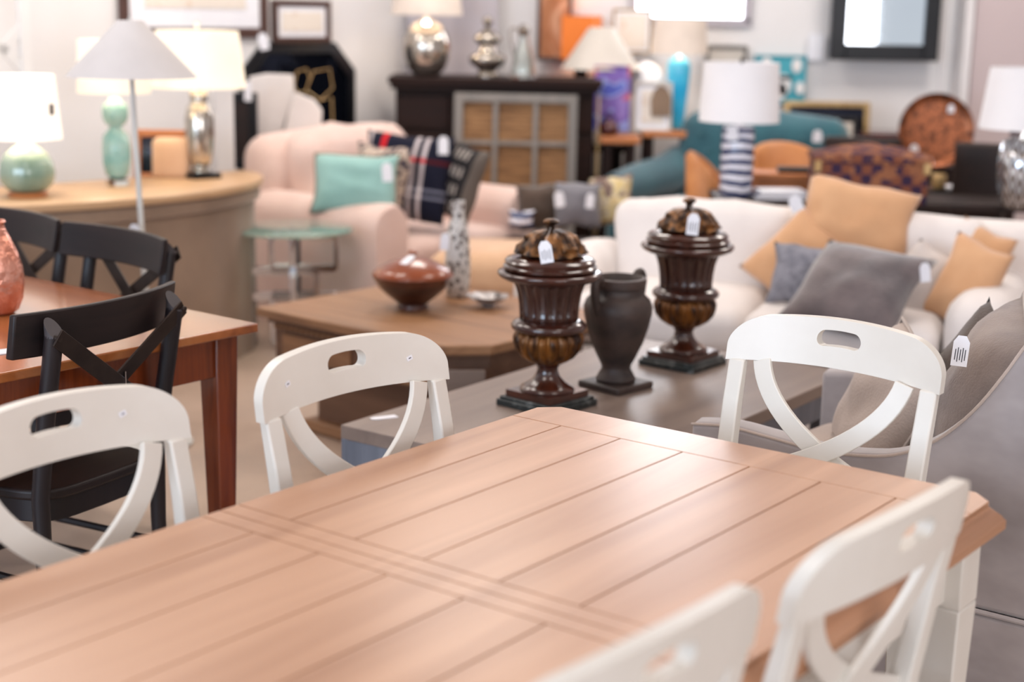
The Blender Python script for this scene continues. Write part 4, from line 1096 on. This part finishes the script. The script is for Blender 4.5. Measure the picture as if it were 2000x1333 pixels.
su = thing('silver_urn', 'lidded silver urn with knob in the middle of the mantel', 'urn', stand(952, MY+.12, mz))
MB().lathe([(.062,0),(.064,.02),(.05,.034),(.055,.045),(.095,.075),(.108,.10),(.1,.12),(.07,.135),(.05,.15),(.046,.185),(.07,.2),(.076,.212)], 48).build('body', 'silver', su, ang=60)
MB().lathe([(.078,.212),(.08,.222),(.062,.24),(.04,.262),(.022,.275),(.012,.285),(.02,.295),(.031,.31),(.031,.325),(.02,.34),(.004,.345)], 40).build('lid', 'silver', su, ang=60)
gd2 = thing('glass_decanter', 'clear conical glass claret jug with silver handle at the right of the mantel', 'jug', stand(1022, MY+.12, mz))
MB().lathe([(.075,0),(.078,.01),(.06,.10),(.038,.19),(.024,.235),(.03,.25),(.026,.25),(.02,.235),(.033,.19),(.055,.10),(.07,.016),(.001,.012)], 40, cap=False).build('glass_body', 'glass', gd2, ang=60)
MB().lathe([(.026,.235),(.034,.26),(.036,.275),(.02,.295),(.006,.305)], 24).build('silver_collar', 'silver', gd2)
MB().tube(bez((-.03,0,.27),(-.12,0,.33),(-.04,0,.08),14,p3=None), .006, 8).build('handle', 'silver', gd2)

# ------------------------------------------------------------------ behind the mantel on the right: consoles, pictures, lamps
CY = 9.0; cz = .93
def console(label, x0, x1, Y, z, mt='orangewood', dep=.4):
    a_, b_ = at(x0,260, Y=Y).x, at(x1,260, Y=Y).x
    t = thing('side_table', label, 'table', ((a_+b_)/2, Y+dep/2, 0)); w = b_-a_
    MB().box((0,0,z-.02),(w,dep,.04)).build('tabletop', mt, t, bevel=.006)
    for sx_ in (-1,1):
        for sy_ in (-1,1): MB().box((sx_*(w/2-.05),sy_*(dep/2-.05),(z-.04)/2),(.045,.045,z-.04)).build('leg', 'walnut', t, bevel=.003)
    MB().box((0,0,.2),(w-.1,dep-.1,.02)).build('shelf', 'walnut', t)
    return t
z1 = at(1210,268, Y=8.75).z; z2 = at(1330,257, Y=9.0).z
console('small wooden side table with dark legs beside the mantel', 1172, 1252, 8.75, z1, dep=.3)
console('long wooden side table under the blue vase lamp', 1254, 1372, 9.0, z2, dep=.4)
panel('purple_painting', 'colourful purple and blue canvas standing on the small side table', 'painting', 1160, 128, 1230, 256, Y=8.98, fw=.004, fm='purple', im='purple', lean=R(-3))
kt = thing('teapot', 'small dark red round lidded pot on the side table', 'pot', stand(1194, 8.86, z1))
MB().lathe([(.03,0),(.05,.015),(.058,.04),(.05,.065),(.03,.08),(.012,.086),(.008,.1),(.012,.108),(.003,.112)], 28).build('pot', 'redlac', kt, ang=60)
MB().tube(bez((-.04,0,.075),(0,0,.18),(.04,0,.075),10), .005, 6).build('handle', 'black', kt)
panel('framed_card', 'pale framed drawing standing in front of the white dome lamp', 'picture', 1236, 160, 1312, 257, Y=9.05, fw=.018, fm='shadebeige', im='sketch', bm='paper', bw=.03, lean=R(-4))
tg_ = slab([(1272,228),(1310,228),(1312,190),(1303,172),(1290,166),(1278,176),(1271,195)], 9.02, .015).build('grey_plaque', 'skirt', bevel=.002)
tag(tg_, 'taupe arched plaque on a black stand left of the blue vase', 'plaque')
tag(MB().box((0,0,.035),(.07,.05,.07)).build('black_block', 'black', loc=stand(1289, 9.06, z2), bevel=.003), 'small black block foot under the taupe arched plaque', 'block')
dl = thing('table_lamp', 'white dome-shaded lamp behind the pale framed drawing', 'lamp', stand(1264, 9.25, z2))
MB().lathe([(.06,0),(.065,.01),(.03,.02),(.045,.06),(.05,.12),(.03,.17),(.015,.19)], 32).build('body', 'white', dl, ang=60)
MB().lathe([(.115,.20),(.118,.22),(.11,.28),(.085,.34),(.05,.375),(.02,.39),(.002,.392)], 40).build('dome_shade', 'shadew', dl, ang=60)
bl = thing('table_lamp', 'turquoise blue glass vase lamp with warm beige drum shade', 'lamp', stand(1327, 9.2, z2))
MB().lathe([(.035,.0),(.042,.006),(.04,.02),(.045,.06),(.06,.2),(.07,.32),(.072,.37),(.062,.40),(.045,.415),(.03,.425),(.015,.44)], 40).build('glass_body', 'blueglass', bl, ang=60)
drum('lamp_shade', 'litmantel', bl, .17, .15, .445, .65); glow(bl, .56, 2.5)
# cone-shaded lamp and orange lamp on a console hidden behind the mantel
hc = console('narrow dark console standing between the mantel and the back wall', 1030, 1225, 9.13, .80, 'walnut', .42)
q = at(1173,135, Y=9.2)
cl = thing('table_lamp', 'lamp with wide beige cone shade rising behind the mantel', 'lamp', (q.x, 9.2, .80))
MB().lathe([(.06,0),(.065,.015),(.02,.03),(.012,.05),(.012,q.z-.80+.05)], 24).build('stem', 'ivorym', cl)
drum('lamp_shade', 'shadebeige', cl, 76*S_(9.2), 24*S_(9.2), q.z-.80, q.z-.80+78*S_(9.2))
q = at(1135,112, Y=9.45)
ol = thing('table_lamp', 'square lamp with glowing orange shade behind the cone-shaded lamp', 'lamp', (q.x, 9.45, .80), R(45-18))
MB().box((0,0,(q.z-.80)/2),(.06,.06,q.z-.80)).build('stem', 'walnut', ol)
drum('lamp_shade', 'litorange', ol, 44*S_(9.4), 44*S_(9.4), q.z-.80-.01, q.z-.80+78*S_(9.4), sides=4); glow(ol, q.z-.80+.12, 2, (1,.5,.2))
panel('framed_print', 'tall dark-framed brown print leaning behind the orange lamp', 'picture', 1050, -120, 1118, 118, Y=9.52, fw=.022, fm='brownframe', im='brownprint')
panel('framed_watercolour', 'pale gold-edged framed watercolour behind the beige cone shade', 'picture', 1196, 18, 1272, 104, Y=9.55, fw=.012, fm='goldframe', im='sketch', bm='paper', bw=.02)
panel('picture_frame', 'grey-framed empty picture on the wall right of the blue lamp', 'picture', 1376, 88, 1458, 170, Y=9.56, fw=.025, fm='greyframe', im='shadebeige')
# turquoise bird painting
MT['cyan'] = mat('turquoise_canvas', (70,160,176), (84,172,186), rough=.8, scale=(3,3,3))
cp_ = panel('bird_painting', 'turquoise canvas with white blossom and bird shapes on the back wall', 'painting', 1472, 108, 1572, 202, Y=9.58, fw=.004, fm='cyan', im='cyan')
bs = MB()
for (x, y, r_) in ((1556,128,10),(1530,165,15),(1524,178,12),(1562,172,9),(1497,128,12)):
    q = at(x,y, Y=9.55)-Vector(cp_.location); bs.lathe([(0,-.001),(r_*S_(9.5),-.001),(r_*S_(9.5),.001),(0,.001)], 9, c=(0,0,0), M=Matrix.Translation((q.x, -.018, q.z)) @ Matrix.Rotation(R(90),4,'X') @ Matrix.Diagonal((1,1.4,1,1)))
bs.build('white_blossoms', 'white', cp_, smooth=False)
q = at(1530,152, Y=9.55)-Vector(cp_.location); MB().box((q.x,-.02,q.z),(.10,.002,.025), rz=0).build('bird_head', 'black', cp_, smooth=False)
# black framed mirror on the wall
panel('wall_mirror', 'black wide-framed mirror hanging on the white wall at upper right', 'mirror', 1624, -140, 1836, 118, Y=9.5, fw=.095, th=.06, fm='black', im='mirror', part='mirror_glass')
tag(MB().box((0,0,0),(.10,.002,.16)).build('wall_note', 'paper', loc=at(1594,92, Y=9.57)), 'small white paper note pinned on the wall left of the black mirror', 'note')

# ------------------------------------------------------------------ teal armchair
ty = 8.15
tq = at(1420,340, Y=ty)
tc_ = thing('armchair', 'teal tufted velvet armchair with rolled arms behind the sofa', 'armchair', (tq.x+.09, ty+.42, 0), R(-34))
soft('seat_base', 'teal', (.98,.78,.34), tc_, (0,-.05,.24), .06)
soft('seat_cushion', 'teal', (.74,.66,.16), tc_, (0,-.12,.47), .06, .03)
soft('back', 'teal', (1.04,.22,.66), tc_, (.02,.30,.68), .10, .04, rot=(R(-10),0,0), wob=.01)
for sx_ in (-1,1):
    MB().tube([(sx_*.5,-.46,.60),(sx_*.5,-.2,.62),(sx_*.5,.12,.64),(sx_*.49,.3,.70)], [.10,.12,.125,.12], 18).build('arm', 'teal', tc_, ang=80)
    soft('arm_panel', 'teal', (.13,.76,.5), tc_, (sx_*.5,-.08,.34), .05)
bt = MB()
for r_ in range(2):
    for i in range(6): bt.lathe([(.0,0),(.016,.003),(.012,.009),(0,.011)], 10, M=Matrix.Translation((-.4+.16*i+.08*r_, .17+.05*r_-.012, .80+.10*r_)) @ Matrix.Rotation(R(90),4,'X'))
bt.build('tufting_buttons', 'teal', tc_)
price_tag('white price tag hanging on the back of the teal armchair', tuple(at(1597,256, Y=8.15)), .05, .06, lines=0)

# ------------------------------------------------------------------ console behind the sofa: lamps, trunk, books
KY = 7.15; kz = at(1436,384, Y=KY).z
ka, kb = at(1395,384, Y=KY).x, at(2120,384, Y=KY).x
kt_ = thing('sofa_table', 'long dark console table running behind the white sofa', 'table', ((ka+kb)/2, KY+.05, 0), R(-2))
kw = kb-ka
MB().box((0,0,kz-.015),(kw,.42,.03)).build('tabletop', 'espresso', kt_, bevel=.003)
for sx_ in (-1,1):
    for sy_ in (-.16,.16): MB().box((sx_*(kw/2-.04),sy_,(kz-.03)/2),(.05,.05,kz-.03)).build('leg', 'espresso', kt_)
p = (at(1436,384, Y=KY).x, KY, kz)
sl = thing('table_lamp', 'blue and white striped cylinder lamp with white drum shade', 'lamp', p)
k = S_(KY)
MB().lathe([(30*k,0),(32*k,.006),(31.5*k,.05),(32*k,.2),(31*k,.315),(28*k,.33),(6*k,.335),(5*k,.36)], 48).build('ceramic_body', 'stripeblue', sl, ang=50)
drum('lamp_shade', 'shadew', sl, 77*k, 72*k, .352, .352+112*k)
MB().tube([(0,0,.34),(0,0,.352+116*k)], .004, 6).build('stem', 'black', sl)
MB().lathe([(.004,.352+112*k),(.012,.352+115*k),(.003,.352+121*k)], 12).build('finial', 'black', sl)
price_tag('white price tag under the shade of the striped lamp', tuple(at(1431,247, Y=KY-.09)), .05, .065, lines=0)
bk0 = (at(1518,384, Y=KY).x, KY-.02, kz)
for i, (dx, w_, mt_) in enumerate(((0,.23,'stripeblue'),(.01,.21,'paper'))):
    b1 = thing('book', ('lower blue-striped book of the two lying beside the striped lamp','upper white book of the two lying beside the striped lamp')[i], 'book', (bk0[0]+dx, bk0[1], kz+.020*i), R(3*i), 'books beside the striped lamp')
    MB().box((0,0,.009),(w_,.16,.014)).build('pages', 'paper', b1); MB().box((0,0,.001),(w_+.006,.166,.002)).box((0,0,.0175),(w_+.006,.166,.002)).box((0,.082,.009),(w_+.006,.002,.018)).build('cover', mt_, b1)
# woven trunk
tx0, tx1 = at(1590,380, Y=6.98).x, at(1815,380, Y=6.98).x
tr = thing('woven_trunk', 'purple-brown chequered woven trunk with domed lid', 'trunk', ((tx0+tx1)/2, 7.10, kz), R(-6))
w = tx1-tx0
MB().box((0,0,.095),(w-.02,.34,.19)).build('body', 'basket', tr, bevel=.01)
rings = []
for y_, s__ in ((-.175,0),(-.17,.02),(-.1,.042),(0,.055),(.1,.042),(.17,.02),(.175,0)):
    rings.append([(-w/2,y_,.19),(-w/2,y_,.205+s__*.3),(-w/4,y_,.205+s__*.9),(0,y_,.205+s__*1.2),(w/4,y_,.205+s__*.9),(w/2,y_,.205+s__*.3),(w/2,y_,.19)])
MB().loft(rings).build('lid', 'basket', tr, ang=30)
for sx_ in (-1,1): MB().box((sx_*(w/2-.02),-.178,.17),(.03,.008,.05)).build('corner_mount', 'goldframe', tr)
# black side table with gold votive and booklet
q = at(1842,372, Y=7.6); bz = at(1842,372, Y=7.6).z
bt_ = thing('side_table', 'black square side table between the two dark dining chairs', 'table', (q.x, 7.75, 0))
MB().box((0,0,bz-.03),(.36,.36,.06)).build('tabletop', 'black', bt_, bevel=.003)
for sx_ in (-.15,.15):
    for sy_ in (-.15,.15): MB().box((sx_,sy_,(bz-.06)/2),(.04,.04,bz-.06)).build('leg', 'black', bt_)
gv = thing('gold_votive', 'small gold glass votive on the black side table', 'candle holder', (at(1834,365, Y=7.65).x, 7.66, bz))
MB().lathe([(.02,0),(.032,.006),(.037,.04),(.034,.075),(.031,.078),(.033,.04),(.02,.01)], 28).build('glass_cup', 'goldframe', gv, ang=50)
tag(MB().box((0,0,.006),(.13,.10,.012)).build('booklet', 'paper', loc=(at(1868,365, Y=7.68).x, 7.70, bz), rz=R(15)), 'white booklet lying right of the gold votive', 'booklet')
# dark parsons dining chairs
def parsons(label, x0, x1, ytop, Y, rz):
    k = S_(Y); w = (x1-x0)*k; q = at((x0+x1)/2, ytop, Y=Y)
    t = thing('parsons_chair', label, 'chair', (q.x, Y, 0), rz, 'dark parsons chairs in the background')
    soft('backrest', 'espresso', (w,.09,q.z-.40), t, (0,0,(q.z+.40)/2), .02)
    soft('seat', 'espresso', (w,.46,.12), t, (0,.24,.43), .03)
    for sx_ in (-1,1):
        for y_ in (0,.42): MB().box((sx_*(w/2-.03),y_,.19),(.04,.04,.38), taper=(.7,.7)).build('leg', 'black', t)
parsons('dark brown upholstered dining chair behind the woven trunk', 1612, 1758, 268, 8.15, R(-4))
parsons('dark brown upholstered dining chair at the right, left of the silver lamp', 1870, 1968, 280, 7.5, R(-28))
# copper tray on stand
TYY = 8.6; k = S_(TYY)
q = at(1828,255, Y=TYY)
ty_ = thing('copper_tray', 'large round engraved copper tray standing upright at right', 'tray', (q.x, TYY, q.z), rot=(R(-8),0,R(-6)))
M_ = Matrix.Rotation(R(90),4,'X')
MB().lathe([(0,.0),(.15,.0),(.185,.004),(.2,.018),(.208,.02),(.21,.014),(.19,-.006),(0,-.008)], 64, cap=False, M=M_).build('tray', 'coppertray', ty_, ang=40)
q3 = at(1822,300, Y=TYY)
st_ = thing('display_cabinet', 'low dark cabinet on which the copper tray leans', 'cabinet', (q.x+.05, TYY+.22, 0))
zc = q.z-.212
MB().box((0,0,zc/2),(.9,.34,zc)).build('body', 'walnut', st_, bevel=.004)
for sx_ in (-.22,.22):
    d_ = MB().box((sx_,-.175,zc/2),(.42,.015,zc-.08)).build('door', 'walnut', st_, bevel=.003); MB().lathe([(.01,0),(.014,.02)], 12).build('knob', 'goldframe', d_, loc=(sx_*.2,-.185,zc/2), rot=(R(90),0,0))
price_tag('white price tag in the upper part of the copper tray', tuple(at(1858,206, Y=8.56)), .035, .04, lines=0)
price_tag('white round tag in the lower left of the copper tray', tuple(at(1786,284, Y=8.56)), .045, .05, lines=0)
price_tag('white tag at the bottom of the copper tray', tuple(at(1812,309, Y=8.56)), .06, .05, lines=0)
# leaning stack of frames
for i, (x0, y0, x1, y1, Y, fm, im, lb_) in enumerate((
    (1530,198,1698,266,9.25,'goldframe','darkmirror','wide gold frame leaning at the back of the frame stack'),
    (1520,226,1676,268,9.1,'black','brownprint','thin navy-framed picture in the middle of the frame stack'),
    (1516,238,1664,272,8.98,'shadebeige','sketch','cream-mounted picture at the front of the frame stack'))):
    panel('leaning_frame', lb_, 'frame', x0, y0, x1, y1+60, Y=Y, fw=.035, fm=fm, im=im, lean=R(-8), group='picture frames leaning in a stack')
# tan leather tub chairs
def tub(label, x, y, Y, r_, rz, h=.30):
    q = at(x, y, Y=Y)
    t = thing('tub_chair', label, 'chair', (q.x, Y, 0), rz, 'tan leather tub chairs')
    rings = []
    for z, rr, t_ in ((.35,.85,.0),(.5,.95,.01),(q.z-.05,1.0,.0),(q.z,1.0,0)):
        pass
    n = 28; outer, inner = [], []
    vs_r = []
    for i in range(n+1):
        th = R(-30)+R(240)*i/n
        hh = q.z-.22*(abs(i/n-.5)*2)**2.2
        c_, s_ = math.cos(th), math.sin(th)
        vs_r.append([(c_*r_*.86, s_*r_*.86, .34), (c_*r_, s_*r_, hh-.02), (c_*(r_-.02), s_*(r_-.02), hh), (c_*(r_-.05), s_*(r_-.05), hh-.02), (c_*(r_*.86-.06), s_*(r_*.86-.06), .34)])
    MB().loft(vs_r).build('shell', 'leather', t, ang=60)
    MB().lathe([(0,.34),(r_*.84,.34),(r_*.86,.37),(r_*.82,.43),(0,.45)], 36, cap=False).build('seat', 'leather', t, ang=60)
    for a in (45,135,225,315): MB().tube([(r_*.5*math.cos(R(a)),r_*.5*math.sin(R(a)),.35),(r_*.7*math.cos(R(a)),r_*.7*math.sin(R(a)),0)], [.018,.012], 10).build('leg', 'walnut', t)
tub('tan leather tub chair with rounded back behind the orange wooden table', 1545, 282, 7.82, .22, R(10))
tub('tan leather tub chair peeping out left of the striped lamp', 1402, 296, 7.62, .16, R(80))
q = at(1530,338, Y=7.45)
wt = thing('wooden_table', 'orange-brown wooden table in front of the tan tub chair', 'table', (q.x, 7.50, 0), R(-6))
MB().box((0,0,q.z-.015),(.36,.20,.03)).build('tabletop', 'orangewood', wt, bevel=.004)
MB().box((0,0,q.z-.07),(.32,.16,.08)).build('apron', 'orangewood', wt, bevel=.002)
for sx_ in (-.14,.14):
    for sy_ in (-.07,.07): MB().box((sx_,sy_,(q.z-.03)/2),(.045,.045,q.z-.03)).build('leg', 'orangewood', wt)
tag(MB().box((0,0,.012),(.24,.12,.024)).build('black_tray', 'black', loc=(at(1565,350, Y=7.5).x,7.5,q.z), rz=R(-5), bevel=.006), 'flat black tray on the orange-brown wooden table', 'tray')
# silver herringbone lamp at the right edge
LY = 6.75; k = S_(LY); zb_ = at(1995,425, Y=LY).z
hl = thing('table_lamp', 'silver herringbone mosaic lamp with white shade at the right edge', 'lamp', (at(2006,400, Y=LY).x, LY+.12, kz))
zl = at(1995,252, Y=LY+.12).z-kz
MB().lathe([(.03,0),(.07,.01),(.10,.10),(.11,.2),(.095,.30),(.06,zl-.04),(.03,zl-.01),(.012,zl)], 48).build('mosaic_body', 'mosaic', hl, ang=70)
drum('lamp_shade', 'shadew', hl, 88*k, 74*k, zl, zl+118*k)
price_tag('blue and red ticket at the neck of the silver herringbone lamp', tuple(at(1984,252, Y=LY)), .05, .03, lines=0, mt='redlac')
# dark rail seen above the frame stack, right of the white wall
tag(MB().box((at(1735,246, Y=9.3).x,9.35,.45),(.5,.3,.9)).build('red_chest', 'redlac', bevel=.006), 'dark red lacquered chest against the wall left of the copper tray', 'chest')

# ------------------------------------------------------------------ light
W_ = bpy.data.worlds.new('daylight'); S.world = W_; W_.use_nodes = True
bg = W_.node_tree.nodes['Background']; bg.inputs['Color'].default_value = (.86,.92,1,1); bg.inputs['Strength'].default_value = .8
def area(name, loc, target, sx_, sy_, power, col):
    l = bpy.data.lights.new(name, 'AREA'); l.shape = 'RECTANGLE'; l.size = sx_; l.size_y = sy_; l.energy = power; l.color = col
    o = bpy.data.objects.new(name, l); COL.objects.link(o); o.location = loc
    d = Vector(target)-Vector(loc); o.rotation_euler = d.to_track_quat('-Z','Y').to_euler(); return o
area('shopfront_daylight', (-4.5,-3.0,2.0), (.5,4.0,.8), 4.5, 2.4, 350, (.62,.79,1))
area('shopfront_daylight', (3.5,-4.0,2.0), (.8,4.0,.8), 3.5, 2.4, 190, (.95,.95,1))
for (x, y, pw) in ((-1.2,2.4,24),(1.6,2.4,16),(-1.5,5.2,28),(1.4,5.2,26),(-.2,7.8,44),(2.6,7.8,46),(-2.6,6.4,24)):
    area('ceiling_panel', (x,y,3.28), (x,y,0), .9, .9, pw, (1,.92,.85))
def spot(name, loc, target, power, size, col):
    l = bpy.data.lights.new(name, 'SPOT'); l.energy = power; l.spot_size = size; l.spot_blend = .6; l.shadow_soft_size = .06; l.color = col
    o = bpy.data.objects.new(name, l); COL.objects.link(o); o.location = loc
    o.rotation_euler = (Vector(target)-Vector(loc)).to_track_quat('-Z','Y').to_euler()
q = on_plane(140, 5, WP, WD)
spot('track_spot', (q.x+1.1, q.y-.9, 3.1), (q.x, q.y, q.z+.3), 50, R(46), (1,.93,.84))
S.view_settings.view_transform = 'Standard'; S.view_settings.look = 'None'; S.view_settings.exposure = -0.1; S.view_settings.gamma = 1.0
S.view_settings.use_curve_mapping = False
